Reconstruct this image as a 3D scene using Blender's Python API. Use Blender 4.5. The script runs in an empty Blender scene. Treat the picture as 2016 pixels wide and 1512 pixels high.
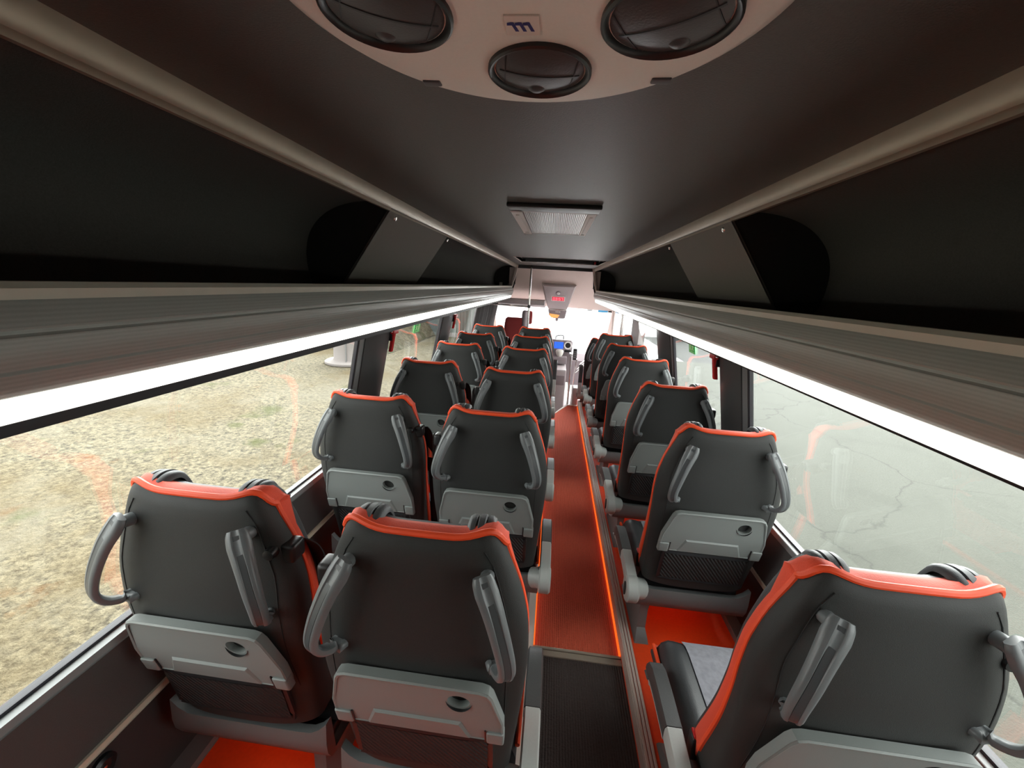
import bpy, bmesh, math, random
from mathutils import Vector, Matrix
random.seed(7)
SC = bpy.context.scene
COL = SC.collection
PI = math.pi
CX, CZ = 0.036, 1.58            # camera position: x from the centre line of the bus, height over the aisle floor

# ---------------------------------------------------------------- camera
def cam_axes():
    rx, ry, rz = 0.2414667, 0.09225105, 0.05709709
    c, s = math.cos, math.sin
    A = Matrix(((1, 0, 0), (0, c(rx), -s(rx)), (0, s(rx), c(rx))))
    B = Matrix(((c(ry), 0, s(ry)), (0, 1, 0), (-s(ry), 0, c(ry))))
    C = Matrix(((c(rz), -s(rz), 0), (s(rz), c(rz), 0), (0, 0, 1)))
    return C @ A @ B @ Matrix(((1, 0, 0), (0, 0, -1), (0, 1, 0)))
M = cam_axes()
cd = bpy.data.cameras.new('camera')
cam = bpy.data.objects.new('camera', cd); COL.objects.link(cam)
cd.sensor_fit = 'HORIZONTAL'; cd.sensor_width = 36.0
cd.lens = 803.54 / 2016 * 36.0
cd.clip_start = 0.02; cd.clip_end = 300
r0, r1, r2 = M[0], M[1], M[2]
cam.matrix_world = Matrix(((r0[0], -r1[0], -r2[0], CX), (r0[1], -r1[1], -r2[1], 0.0), (r0[2], -r1[2], -r2[2], CZ), (0, 0, 0, 1)))
SC.camera = cam

# ---------------------------------------------------------------- world, exposure
SC.view_settings.view_transform = 'Standard'
SC.view_settings.look = 'None'
SC.view_settings.gamma = 1.0
SC.view_settings.use_curve_mapping = False
SC.view_settings.exposure = 0.45
SKY, SUN_GLOW = 4.2, 36.0
w = bpy.data.worlds.new('overcast_sky'); SC.world = w; w.use_nodes = True
bg = w.node_tree.nodes['Background']
bg.inputs[0].default_value = (0.97, 0.985, 1.0, 1)
_nt = w.node_tree                # thin cloud, much brighter around the veiled sun low ahead of the bus
_tc = _nt.nodes.new('ShaderNodeTexCoord'); _dp = _nt.nodes.new('ShaderNodeVectorMath'); _dp.operation = 'DOT_PRODUCT'
_sd = Vector((0.05, 0.93, 0.36)).normalized(); _dp.inputs[1].default_value = _sd[:]
_mx = _nt.nodes.new('ShaderNodeMath'); _mx.operation = 'MAXIMUM'; _mx.inputs[1].default_value = 0.0
_pw = _nt.nodes.new('ShaderNodeMath'); _pw.operation = 'POWER'; _pw.inputs[1].default_value = 7.0
_ma = _nt.nodes.new('ShaderNodeMath'); _ma.operation = 'MULTIPLY_ADD'; _ma.inputs[1].default_value = SUN_GLOW; _ma.inputs[2].default_value = SKY
_nt.links.new(_tc.outputs['Generated'], _dp.inputs[0]); _nt.links.new(_dp.outputs['Value'], _mx.inputs[0]); _nt.links.new(_mx.outputs[0], _pw.inputs[0])
_nt.links.new(_pw.outputs[0], _ma.inputs[0]); _nt.links.new(_ma.outputs[0], bg.inputs[1])
try:
    SC.cycles.max_bounces = 10; SC.cycles.transparent_max_bounces = 24
    SC.cycles.diffuse_bounces = 6; SC.cycles.glossy_bounces = 4
    SC.cycles.use_denoising = True
    SC.cycles.sample_clamp_indirect = 6
except Exception:
    pass
LED_POWER = 3.2
FOOT_POWER = 0.9

# ---------------------------------------------------------------- materials
def mat(name, col, rough=0.6, metal=0.0, noise=0.0, nscale=200, bump=0.0, bscale=400, spec=0.5, sheen=0.0, emit=None, estr=0.0, coat=0.0):
    m = bpy.data.materials.new(name); m.use_nodes = True
    nt = m.node_tree; b = nt.nodes['Principled BSDF']
    b.inputs['Base Color'].default_value = (*col, 1)
    b.inputs['Roughness'].default_value = rough
    b.inputs['Metallic'].default_value = metal
    b.inputs['Specular IOR Level'].default_value = spec
    if sheen: b.inputs['Sheen Weight'].default_value = sheen
    if coat: b.inputs['Coat Weight'].default_value = coat
    if emit:
        b.inputs['Emission Color'].default_value = (*emit, 1); b.inputs['Emission Strength'].default_value = estr
    tc = nt.nodes.new('ShaderNodeTexCoord')
    if noise:
        n = nt.nodes.new('ShaderNodeTexNoise'); n.inputs['Scale'].default_value = nscale; n.inputs['Detail'].default_value = 3
        nt.links.new(tc.outputs['Object'], n.inputs['Vector'])
        mx = nt.nodes.new('ShaderNodeMix'); mx.data_type = 'RGBA'
        mx.inputs[6].default_value = (*[c * (1 - noise) for c in col], 1)
        mx.inputs[7].default_value = (*[min(1, c * (1 + noise)) for c in col], 1)
        nt.links.new(n.outputs['Fac'], mx.inputs[0]); nt.links.new(mx.outputs[2], b.inputs['Base Color'])
    if bump:
        n2 = nt.nodes.new('ShaderNodeTexNoise'); n2.inputs['Scale'].default_value = bscale; n2.inputs['Detail'].default_value = 2
        nt.links.new(tc.outputs['Object'], n2.inputs['Vector'])
        bp = nt.nodes.new('ShaderNodeBump'); bp.inputs['Strength'].default_value = bump; bp.inputs['Distance'].default_value = 0.002
        nt.links.new(n2.outputs['Fac'], bp.inputs['Height']); nt.links.new(bp.outputs['Normal'], b.inputs['Normal'])
    return m

def emis(name, col, strength):
    m = bpy.data.materials.new(name); m.use_nodes = True
    nt = m.node_tree; nt.nodes.clear()
    e = nt.nodes.new('ShaderNodeEmission'); o = nt.nodes.new('ShaderNodeOutputMaterial')
    e.inputs[0].default_value = (*col, 1); e.inputs[1].default_value = strength
    nt.links.new(e.outputs[0], o.inputs[0])
    return m

def glass(name, tint, refl=1.0):
    m = bpy.data.materials.new(name); m.use_nodes = True
    nt = m.node_tree; nt.nodes.clear()
    o = nt.nodes.new('ShaderNodeOutputMaterial'); t = nt.nodes.new('ShaderNodeBsdfTransparent'); g = nt.nodes.new('ShaderNodeBsdfGlossy')
    t.inputs[0].default_value = (*tint, 1); g.inputs['Roughness'].default_value = 0.0
    g.inputs[0].default_value = (refl, refl, refl, 1)
    f = nt.nodes.new('ShaderNodeLayerWeight'); f.inputs[0].default_value = 0.5      # Schlick's approximation, the same from both sides
    p = nt.nodes.new('ShaderNodeMath'); p.operation = 'POWER'; p.inputs[1].default_value = 5.0
    q = nt.nodes.new('ShaderNodeMath'); q.operation = 'MULTIPLY_ADD'; q.inputs[1].default_value = 0.96; q.inputs[2].default_value = 0.035
    nt.links.new(f.outputs['Facing'], p.inputs[0]); nt.links.new(p.outputs[0], q.inputs[0])
    mx = nt.nodes.new('ShaderNodeMixShader')
    nt.links.new(q.outputs[0], mx.inputs[0]); nt.links.new(t.outputs[0], mx.inputs[1]); nt.links.new(g.outputs[0], mx.inputs[2])
    nt.links.new(mx.outputs[0], o.inputs[0])
    return m

def ribbed(name, col, axis='X', scale=60, rough=0.9, amp=0.35, bump=0.6, noise=0.5):
    """ribbed carpet or ribbed plastic: a wave across one axis"""
    m = mat(name, col, rough)
    nt = m.node_tree; b = nt.nodes['Principled BSDF']
    tc = nt.nodes.new('ShaderNodeTexCoord'); wv = nt.nodes.new('ShaderNodeTexWave')
    wv.wave_type = 'BANDS'; wv.bands_direction = axis; wv.inputs['Scale'].default_value = scale
    wv.inputs['Distortion'].default_value = 1.2; wv.inputs['Detail'].default_value = 2; wv.inputs['Detail Scale'].default_value = 6
    nt.links.new(tc.outputs['Object'], wv.inputs['Vector'])
    n = nt.nodes.new('ShaderNodeTexNoise'); n.inputs['Scale'].default_value = 120; n.inputs['Detail'].default_value = 4
    nt.links.new(tc.outputs['Object'], n.inputs['Vector'])
    ad = nt.nodes.new('ShaderNodeMath'); ad.operation = 'MULTIPLY_ADD'; ad.inputs[1].default_value = noise
    nt.links.new(n.outputs['Fac'], ad.inputs[0]); nt.links.new(wv.outputs['Fac'], ad.inputs[2])
    mx = nt.nodes.new('ShaderNodeMix'); mx.data_type = 'RGBA'
    mx.inputs[6].default_value = (*[c * (1 - amp) for c in col], 1); mx.inputs[7].default_value = (*[min(1, c * (1 + amp)) for c in col], 1)
    nt.links.new(ad.outputs[0], mx.inputs[0]); nt.links.new(mx.outputs[2], b.inputs['Base Color'])
    bp = nt.nodes.new('ShaderNodeBump'); bp.inputs['Strength'].default_value = bump; bp.inputs['Distance'].default_value = 0.004
    nt.links.new(ad.outputs[0], bp.inputs['Height']); nt.links.new(bp.outputs['Normal'], b.inputs['Normal'])
    return m

def ground_mat(name, base, spots, rough=0.9, fine=45.0, coarse=0.5, contrast=0.35, bump=0.8, cracks=False):
    """gravel or asphalt: fine grain, and broad patches of other colours (weeds, dry leaves, stains)"""
    m = mat(name, base, rough, spec=0.2)
    nt = m.node_tree; b = nt.nodes['Principled BSDF']
    gm = nt.nodes.new('ShaderNodeNewGeometry')
    n = nt.nodes.new('ShaderNodeTexNoise'); n.inputs['Scale'].default_value = fine; n.inputs['Detail'].default_value = 5; n.inputs['Roughness'].default_value = 0.7
    nt.links.new(gm.outputs['Position'], n.inputs['Vector'])
    rp = nt.nodes.new('ShaderNodeValToRGB')
    rp.color_ramp.elements[0].position = 0.3; rp.color_ramp.elements[1].position = 0.7
    rp.color_ramp.elements[0].color = (*[c * (1 - contrast) for c in base], 1)
    rp.color_ramp.elements[1].color = (*[min(1, c * (1 + contrast)) for c in base], 1)
    nt.links.new(n.outputs['Fac'], rp.inputs[0])
    last = rp.outputs[0]
    for (col, sc, lo, hi, seed) in spots:
        q = nt.nodes.new('ShaderNodeTexNoise'); q.inputs['Scale'].default_value = sc; q.inputs['Detail'].default_value = 6
        q.inputs['Roughness'].default_value = 0.65
        mp = nt.nodes.new('ShaderNodeMapping'); mp.inputs['Location'].default_value = (seed, seed * 1.7, 0)
        nt.links.new(gm.outputs['Position'], mp.inputs[0]); nt.links.new(mp.outputs[0], q.inputs['Vector'])
        rr = nt.nodes.new('ShaderNodeMapRange'); rr.inputs[1].default_value = lo; rr.inputs[2].default_value = hi
        nt.links.new(q.outputs['Fac'], rr.inputs[0])
        mx = nt.nodes.new('ShaderNodeMix'); mx.data_type = 'RGBA'; mx.inputs[7].default_value = (*col, 1)
        nt.links.new(rr.outputs[0], mx.inputs[0]); nt.links.new(last, mx.inputs[6]); last = mx.outputs[2]
    if cracks:
        v = nt.nodes.new('ShaderNodeTexVoronoi'); v.feature = 'DISTANCE_TO_EDGE'; v.inputs['Scale'].default_value = 0.33
        qn = nt.nodes.new('ShaderNodeTexNoise'); qn.inputs['Scale'].default_value = 1.2; qn.inputs['Detail'].default_value = 5
        nt.links.new(gm.outputs['Position'], qn.inputs['Vector'])
        vm = nt.nodes.new('ShaderNodeVectorMath'); vm.operation = 'MULTIPLY_ADD'; vm.inputs[1].default_value = (0.9, 0.9, 0.9)
        nt.links.new(qn.outputs['Color'], vm.inputs[0]); nt.links.new(gm.outputs['Position'], vm.inputs[2]); nt.links.new(vm.outputs[0], v.inputs['Vector'])
        rr = nt.nodes.new('ShaderNodeMapRange'); rr.inputs[1].default_value = 0.0; rr.inputs[2].default_value = 0.006; rr.inputs[3].default_value = 0.75; rr.inputs[4].default_value = 0.0
        nt.links.new(v.outputs['Distance'], rr.inputs[0])
        mx = nt.nodes.new('ShaderNodeMix'); mx.data_type = 'RGBA'; mx.inputs[7].default_value = (*[c * 0.45 for c in base], 1)
        nt.links.new(rr.outputs[0], mx.inputs[0]); nt.links.new(last, mx.inputs[6]); last = mx.outputs[2]
    nt.links.new(last, b.inputs['Base Color'])
    bp = nt.nodes.new('ShaderNodeBump'); bp.inputs['Strength'].default_value = bump; bp.inputs['Distance'].default_value = 0.02
    nt.links.new(n.outputs['Fac'], bp.inputs['Height']); nt.links.new(bp.outputs['Normal'], b.inputs['Normal'])
    return m

MT = dict(
    shell=mat('seat_cover_dark', (0.025, 0.026, 0.025), 0.62, noise=0.25, nscale=500, bump=0.25, bscale=900, spec=0.35),
    leather=mat('seat_leatherette', (0.045, 0.047, 0.05), 0.45, noise=0.15, nscale=300, bump=0.2),
    orange=mat('seat_orange', (0.72, 0.055, 0.012), 0.7, noise=0.12, nscale=400, bump=0.2, sheen=0.15),
    piping=mat('piping_orange', (0.85, 0.075, 0.015), 0.55),
    fabric=mat('seat_fabric_grey', (0.24, 0.24, 0.27), 0.9, noise=0.35, nscale=60, bump=0.3, sheen=0.2),
    wing=mat('headrest_wing_grey', (0.055, 0.058, 0.062), 0.5, bump=0.2),
    handle=mat('handle_plastic', (0.135, 0.146, 0.150), 0.36, noise=0.1, nscale=600),
    groove=mat('handle_inlay', (0.055, 0.06, 0.063), 0.4),
    tray=mat('tray_plastic', (0.19, 0.208, 0.200), 0.48, noise=0.06, nscale=700, bump=0.12, bscale=1200),
    black=mat('black_plastic', (0.012, 0.012, 0.013), 0.4),
    blackmat=mat('black_matt', (0.014, 0.014, 0.014), 0.85),
    net=ribbed('magazine_net', (0.009, 0.009, 0.009), 'DIAGONAL', 45, 0.7, 0.8, 1.0, 0.1),
    shroud=mat('shroud_plastic', (0.16, 0.168, 0.168), 0.5, noise=0.08, nscale=500, bump=0.12),
    armlight=mat('armrest_plastic', (0.38, 0.40, 0.38), 0.45, noise=0.05),
    armpad=mat('armrest_pad', (0.05, 0.05, 0.05), 0.5, bump=0.15),
    metal=mat('chrome', (0.7, 0.68, 0.66), 0.22, 1.0),
    red=mat('red_plastic', (0.5, 0.012, 0.012), 0.35),
    rail=mat('brushed_trim', (0.40, 0.35, 0.28), 0.34, 0.45, noise=0.08, nscale=30),
    rackface=ribbed('rack_face_grey', (0.40, 0.425, 0.415), 'Z', 60, 0.32, 0.07, 0.05, 0.05),
    lip=mat('lip_trim', (0.60, 0.59, 0.52), 0.4, 0.15, noise=0.06, nscale=30),
    rackin=mat('rack_lining', (0.075, 0.073, 0.068), 0.85, noise=0.3, nscale=300, bump=0.3),
    rackpanel=mat('rack_panel', (0.17, 0.165, 0.15), 0.75, noise=0.1, nscale=200),
    ceiling=mat('ceiling_lining', (0.078, 0.078, 0.070), 0.45, noise=0.2, nscale=250, bump=0.2),
    console=mat('console_beige', (0.76, 0.80, 0.74), 0.55, noise=0.04, nscale=300),
    header=mat('header_lining', (0.70, 0.58, 0.53), 0.8, noise=0.05, nscale=80),
    wall=mat('wall_vinyl', (0.075, 0.075, 0.073), 0.55, noise=0.15, nscale=400, bump=0.2),
    walldark=mat('wall_lower', (0.035, 0.035, 0.035), 0.7, noise=0.2, nscale=300, bump=0.2),
    sill=mat('sill_grey', (0.25, 0.26, 0.26), 0.5),
    beige=mat('beige_trim', (0.62, 0.57, 0.45), 0.5),
    pillar=mat('pillar_plastic', (0.05, 0.05, 0.05), 0.4, bump=0.1),
    rubber=mat('window_rubber', (0.02, 0.019, 0.025), 0.5),
    stripgrey=mat('pillar_edge_grey', (0.17, 0.17, 0.17), 0.5),
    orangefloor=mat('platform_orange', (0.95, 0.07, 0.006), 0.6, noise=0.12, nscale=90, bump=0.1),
    carpet=ribbed('aisle_carpet_lit_red', (0.50, 0.080, 0.038), 'X', 31, 0.95, 0.38, 0.8, 1.6),  # carpet red that also carries the spill of the foot lights
    mat=ribbed('aisle_mat_dark', (0.045, 0.036, 0.033), 'X', 31, 0.95, 0.38, 0.8, 1.6),
    alu=mat('floor_rail_alu', (0.60, 0.50, 0.44), 0.45, 0.1),
    led=emis('led_strip', (1.0, 0.97, 0.86), LED_POWER),
    foot=emis('foot_light', (1.0, 0.13, 0.015), FOOT_POWER),
    under=emis('courtesy_lamp', (1.0, 0.10, 0.008), 2.8),
    glass=glass('side_glass', (0.95, 0.965, 0.94)),
    glassf=glass('windscreen_glass', (0.97, 0.98, 0.97)),
    white=mat('white_plastic', (0.75, 0.72, 0.7), 0.5),
    grille=mat('grille_metal', (0.5, 0.48, 0.47), 0.35, 0.6),
    blue=mat('badge_blue', (0.02, 0.02, 0.16), 0.5),
    tile=mat('badge_tile', (0.7, 0.68, 0.62), 0.5),
    clock=mat('clock_window', (0.12, 0.004, 0.008), 0.3, emit=(1, 0.015, 0.05), estr=0.55),
    digit=emis('clock_digit', (1.0, 0.30, 0.38), 0.9),
    screen=mat('dash_screen', (0.01, 0.02, 0.06), 0.2, emit=(0.03, 0.13, 0.85), estr=1.0),
    dash=mat('dash_plastic', (0.27, 0.23, 0.24), 0.6),
    cabgrey=mat('cab_panel', (0.46, 0.41, 0.41), 0.7, noise=0.1, nscale=60),
    cabfloor=mat('cab_floor', (0.36, 0.31, 0.32), 0.8, noise=0.25, nscale=60),
    step=mat('step_edge', (0.75, 0.68, 0.6), 0.5),
    drv=mat('driver_seat_red', (0.26, 0.028, 0.026), 0.8, noise=0.2, nscale=200),
    lens=mat('tag_orange_glow', (0.95, 0.45, 0.14), 0.4, emit=(1, 0.4, 0.1), estr=0.4),  # orange tag, not a lamp; a slight glow is added to its colour
    curtain=mat('curtain_grey', (0.075, 0.07, 0.07), 0.85),
    bluesticker=mat('sticker_blue', (0.05, 0.32, 0.6), 0.5),
    green=mat('sticker_green', (0.06, 0.5, 0.12), 0.5, emit=(0.05, 0.5, 0.1), estr=0.15),
    greenlight=mat('sticker_light', (0.7, 0.9, 0.5), 0.5),
    gravel=ground_mat('gravel', (0.0981, 0.0842, 0.0553), [((0.0743, 0.0533, 0.0221), 0.5, 0.46, 0.68, 3.1), ((0.0446, 0.0477, 0.0123), 1.3, 0.60, 0.72, 9.4), ((0.0802, 0.0420, 0.0123), 2.2, 0.64, 0.76, 21.0), ((0.1189, 0.1066, 0.0789), 0.8, 0.5, 0.75, 33.0)], fine=24, contrast=0.95, bump=1.0),
    asphalt=ground_mat('asphalt', (0.0490, 0.0512, 0.0421), [((0.0386, 0.0407, 0.0328), 0.8, 0.5, 0.7, 5.2), ((0.0526, 0.0460, 0.0285), 0.3, 0.6, 0.75, 1.3)], fine=50, contrast=0.16, bump=0.3, cracks=True),
    road=ground_mat('dark_road', (0.0289, 0.0304, 0.0289), [((0.0456, 0.0456, 0.0433), 0.5, 0.45, 0.7, 4.0)], fine=40, contrast=0.2, bump=0.3),
    concrete=ground_mat('pale_concrete', (0.52, 0.52, 0.51), [((0.45, 0.45, 0.44), 0.4, 0.5, 0.7, 2.0)], fine=40, contrast=0.1, bump=0.2),
    rubble=ground_mat('rubble', (0.0718, 0.0595, 0.0390), [((0.0308, 0.0342, 0.0150), 1.6, 0.5, 0.66, 8.0), ((0.1163, 0.1026, 0.0821), 3.0, 0.55, 0.7, 15.0)], fine=14, contrast=0.75, bump=1.0),
    block=mat('pink_concrete', (0.21, 0.188, 0.18), 0.85, noise=0.1, nscale=8, bump=0.2),
    cladding=mat('cladding', (0.11, 0.118, 0.105), 0.6, 0.0),
    claddingblue=mat('cladding_blue', (0.13, 0.152, 0.155), 0.6),
    car=mat('car_paint', (0.17, 0.175, 0.175), 0.4), carglass=mat('car_glass', (0.15, 0.155, 0.155), 0.4), tyre=mat('tyre', (0.13, 0.13, 0.13), 0.8),
)

# ---------------------------------------------------------------- mesh helpers
class MB:
    """collects vertices and faces, then links them as ONE mesh object"""
    def __init__(s): s.v = []; s.f = []; s.m = []
    def add(s, vs, fs, mi=0):
        o = len(s.v); s.v += [tuple(p) for p in vs]; s.f += [tuple(i + o for i in f) for f in fs]; s.m += [mi] * len(fs)
        return s
    def box(s, x0, x1, y0, y1, z0, z1, mi=0, bev=0.0):
        if bev:
            bm = bmesh.new(); bmesh.ops.create_cube(bm, size=1)
            for p in bm.verts: p.co = Vector(((x0 + x1) / 2 + p.co.x * (x1 - x0), (y0 + y1) / 2 + p.co.y * (y1 - y0), (z0 + z1) / 2 + p.co.z * (z1 - z0)))
            bmesh.ops.bevel(bm, geom=bm.edges[:], offset=bev, segments=3, profile=0.6, affect='EDGES')
            bm.verts.index_update()
            s.add([p.co[:] for p in bm.verts], [[q.index for q in f.verts] for f in bm.faces], mi); bm.free()
            return s
        vs = [(x, y, z) for x in (x0, x1) for y in (y0, y1) for z in (z0, z1)]
        return s.add(vs, [(0, 1, 3, 2), (4, 6, 7, 5), (0, 4, 5, 1), (2, 3, 7, 6), (0, 2, 6, 4), (1, 5, 7, 3)], mi)
    def grid(s, rows, mi=0, closed=False):
        n = len(rows[0]); vs = [p for r in rows for p in r]; fs = []
        for i in range(len(rows) - 1):
            for j in range(n if closed else n - 1):
                k = (j + 1) % n
                fs.append((i * n + j, i * n + k, (i + 1) * n + k, (i + 1) * n + j))
        return s.add(vs, fs, mi)
    def sweep(s, path, sec, ref=None, mi=0, cap=True, scale=None):
        """section (a,b) points swept along a path; a along the width direction, b along ref (or any perpendicular)"""
        P = [Vector(p) for p in path]; rings = []
        for i, p in enumerate(P):
            t = (P[min(i + 1, len(P) - 1)] - P[max(i - 1, 0)]).normalized()
            r = Vector(ref(i) if callable(ref) else ref) if ref is not None else (Vector((0, 0, 1)) if abs(t.z) < 0.9 else Vector((0, 1, 0)))
            a = t.cross(r).normalized(); b = a.cross(t).normalized()
            k = scale[i] if scale else 1
            rings.append([p + a * (u * k) + b * (v * k) for u, v in sec])
        s.grid(rings, mi, True)
        if cap:
            n = len(sec)
            s.add(rings[0], [tuple(range(n))[::-1]], mi); s.add(rings[-1], [tuple(range(n))], mi)
        return s
    def tube(s, path, r, n=8, mi=0, cap=True):
        return s.sweep(path, [(r * math.cos(2 * PI * k / n), r * math.sin(2 * PI * k / n)) for k in range(n)], None, mi, cap)
    def prism(s, poly, axis, a0, a1, mi=0):
        """polygon extruded along an axis: axis 0 -> poly in (y,z), 1 -> (x,z), 2 -> (x,y)"""
        def pt(p, a): return (a, p[0], p[1]) if axis == 0 else (p[0], a, p[1]) if axis == 1 else (p[0], p[1], a)
        n = len(poly)
        s.add([pt(p, a0) for p in poly] + [pt(p, a1) for p in poly], [tuple(range(n))[::-1], tuple(range(n, 2 * n))] + [(i, (i + 1) % n, n + (i + 1) % n, n + i) for i in range(n)], mi)
        return s
    def revolve(s, prof, c, axis=(0, 0, 1), n=32, mi=0, xdir=None):
        """profile of (radius, height) revolved about an axis through c"""
        A = Vector(axis).normalized(); X = Vector(xdir) if xdir else (Vector((1, 0, 0)) if abs(A.x) < 0.9 else Vector((0, 1, 0)))
        X = (X - A * X.dot(A)).normalized(); Y = A.cross(X); c = Vector(c)
        rows = [[c + A * h + (X * math.cos(2 * PI * k / n) + Y * math.sin(2 * PI * k / n)) * r for k in range(n)] for r, h in prof]
        return s.grid(rows, mi, True)
    def xform(s, f): s.v = [tuple(f(*p)) for p in s.v]; return s
    def build(s, name, mats, parent=None, smooth=True, auto=40):
        me = bpy.data.meshes.new(name); me.from_pydata(s.v, [], s.f)
        mats = mats if isinstance(mats, (list, tuple)) else [mats]
        for m_ in mats: me.materials.append(m_)
        me.polygons.foreach_set('material_index', s.m)
        bm = bmesh.new(); bm.from_mesh(me); bmesh.ops.remove_doubles(bm, verts=bm.verts, dist=1e-5)
        bmesh.ops.recalc_face_normals(bm, faces=bm.faces)
        if smooth:
            for f in bm.faces: f.smooth = True
            lim = math.radians(auto)
            for e in bm.edges:
                if len(e.link_faces) == 2 and e.calc_face_angle(0) > lim: e.smooth = False
        bm.to_mesh(me); bm.free()
        o = bpy.data.objects.new(name, me); COL.objects.link(o)
        if parent: o.parent = parent
        return o

def tag(o, label, cat, group=None, kind=None):
    if label: o['label'] = label
    if cat: o['category'] = cat
    if group: o['group'] = group
    if kind: o['kind'] = kind
    return o
def empty(name, loc, label, cat, group=None):
    o = bpy.data.objects.new(name, None); COL.objects.link(o); o.location = loc
    o.empty_display_size = 0.05
    return tag(o, label, cat, group)
def structure(o, label, cat): return tag(o, label, cat, None, 'structure')
def copy_tree(o, parent=None):
    c = o.copy(); COL.objects.link(c)
    if parent: c.parent = parent
    for ch in list(o.children): copy_tree(ch, c)
    return c
def lerp(t, pts):
    if t <= pts[0][0]: return pts[0][1]
    for (a, u), (b, v) in zip(pts, pts[1:]):
        if t <= b:
            k = (t - a) / (b - a); return u + (v - u) * k
    return pts[-1][1]
def smooth_lerp(t, pts, e=0.03):
    return sum(lerp(t + e * k / 3, pts) for k in range(-3, 4)) / 7
def bez(pts, n=16):
    """Catmull-Rom through points"""
    P = [Vector(p) for p in pts]; P = [P[0] * 2 - P[1]] + P + [P[-1] * 2 - P[-2]]; out = []
    for i in range(1, len(P) - 2):
        for k in range(n):
            t = k / n; a, b, c, d = P[i - 1:i + 3]
            out.append(0.5 * ((2 * b) + (c - a) * t + (2 * a - 5 * b + 4 * c - d) * t * t + (3 * b - a - 3 * c + d) * t ** 3))
    out.append(P[-2]); return out
def rz(z): return z + CZ        # heights measured from the camera
def rx(x): return x + CX

# ================================================================= SETTING
YW = -0.15
Y0, YR = -1.30, 5.40            # back of the bus, front end of the racks
def wall_x(z):                  # half width of the body at height z (over the aisle floor)
    d = z - CZ
    return 0.966 if d < -0.75 else 0.966 - 0.19 * (d + 0.75)
PLAT = 0.08                     # height of the seat platforms
AR, AL = rx(0.411), rx(0.018)   # the two sides of the sunken aisle
YS = 1.515                      # where the red carpet ends

# platforms, aisle
o = MB().box(AL, AR, Y0, 5.0, -0.06, -0.012).build('floor', MT['cabfloor'], smooth=False); structure(o, 'sub floor of the aisle under the carpet', 'floor')
structure(MB().box(AR, 1.06, Y0, 5.45, -0.06, PLAT).build('floor_right', MT['orangefloor'], smooth=False), 'glowing orange floor under the single seats', 'floor')
structure(MB().box(-1.06, AL, Y0, 5.05, -0.06, PLAT).build('floor_left', MT['orangefloor'], smooth=False), 'glowing orange floor under the double seats', 'floor')
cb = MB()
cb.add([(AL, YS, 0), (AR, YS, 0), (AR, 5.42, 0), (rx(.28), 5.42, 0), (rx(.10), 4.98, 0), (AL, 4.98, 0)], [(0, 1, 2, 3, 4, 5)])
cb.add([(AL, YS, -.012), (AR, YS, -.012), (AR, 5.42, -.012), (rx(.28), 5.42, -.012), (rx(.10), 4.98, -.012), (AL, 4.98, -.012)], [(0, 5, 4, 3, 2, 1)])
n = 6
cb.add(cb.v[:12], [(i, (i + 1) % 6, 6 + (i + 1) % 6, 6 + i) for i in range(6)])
tag(cb.build('aisle_carpet', MT['carpet'], smooth=False), 'red ribbed carpet down the aisle between the seats, with foot-light red in its colour', 'carpet')
tag(MB().box(AL, AR, Y0, YS - 0.045, -0.012, 0.0).build('rear_floor_mat', MT['mat'], smooth=False), 'dark brown ribbed mat at the near end of the aisle', 'mat')
tb = MB().box(AL, AR, YS - 0.045, YS - 0.016, -0.012, 0.006, 0, 0.002).box(AL, AR, YS - 0.013, YS, -0.012, 0.008, 0, 0.002)
tag(tb.build('threshold_strip', MT['rail']), 'metal edging strip between the red carpet and the dark mat', 'threshold')
# right and left floor rails with foot lights
for sx, xa, nm, yb0, yb1 in ((1, AR, 'right-hand single seats', Y0, 5.4), (-1, AL, 'left-hand double seats', Y0, 4.95)):
    e = empty('floor_rail', (xa, 0, 0), 'grooved metal rail along the aisle edge under the ' + nm, 'rail')
    b = MB()
    for k in range(3): b.box(sx * (0.002 + k * 0.013), sx * (0.012 + k * 0.013), yb0, yb1, PLAT, PLAT + 0.008, 0, 0.0015)
    b.box(-sx * 0.003, sx * 0.002, yb0, yb1, 0.022, PLAT + 0.004, 0, 0.001)
    b.build('rail_profile', MT['alu'], e)
    lb = MB().box(-sx * 0.009, -sx * .001, YS, yb1 - 0.05, 0.003, 0.015, 0, 0.002)
    q = lb.build('foot_light', MT['foot'], e); q['label'] = 'glowing orange foot light strip'

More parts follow.
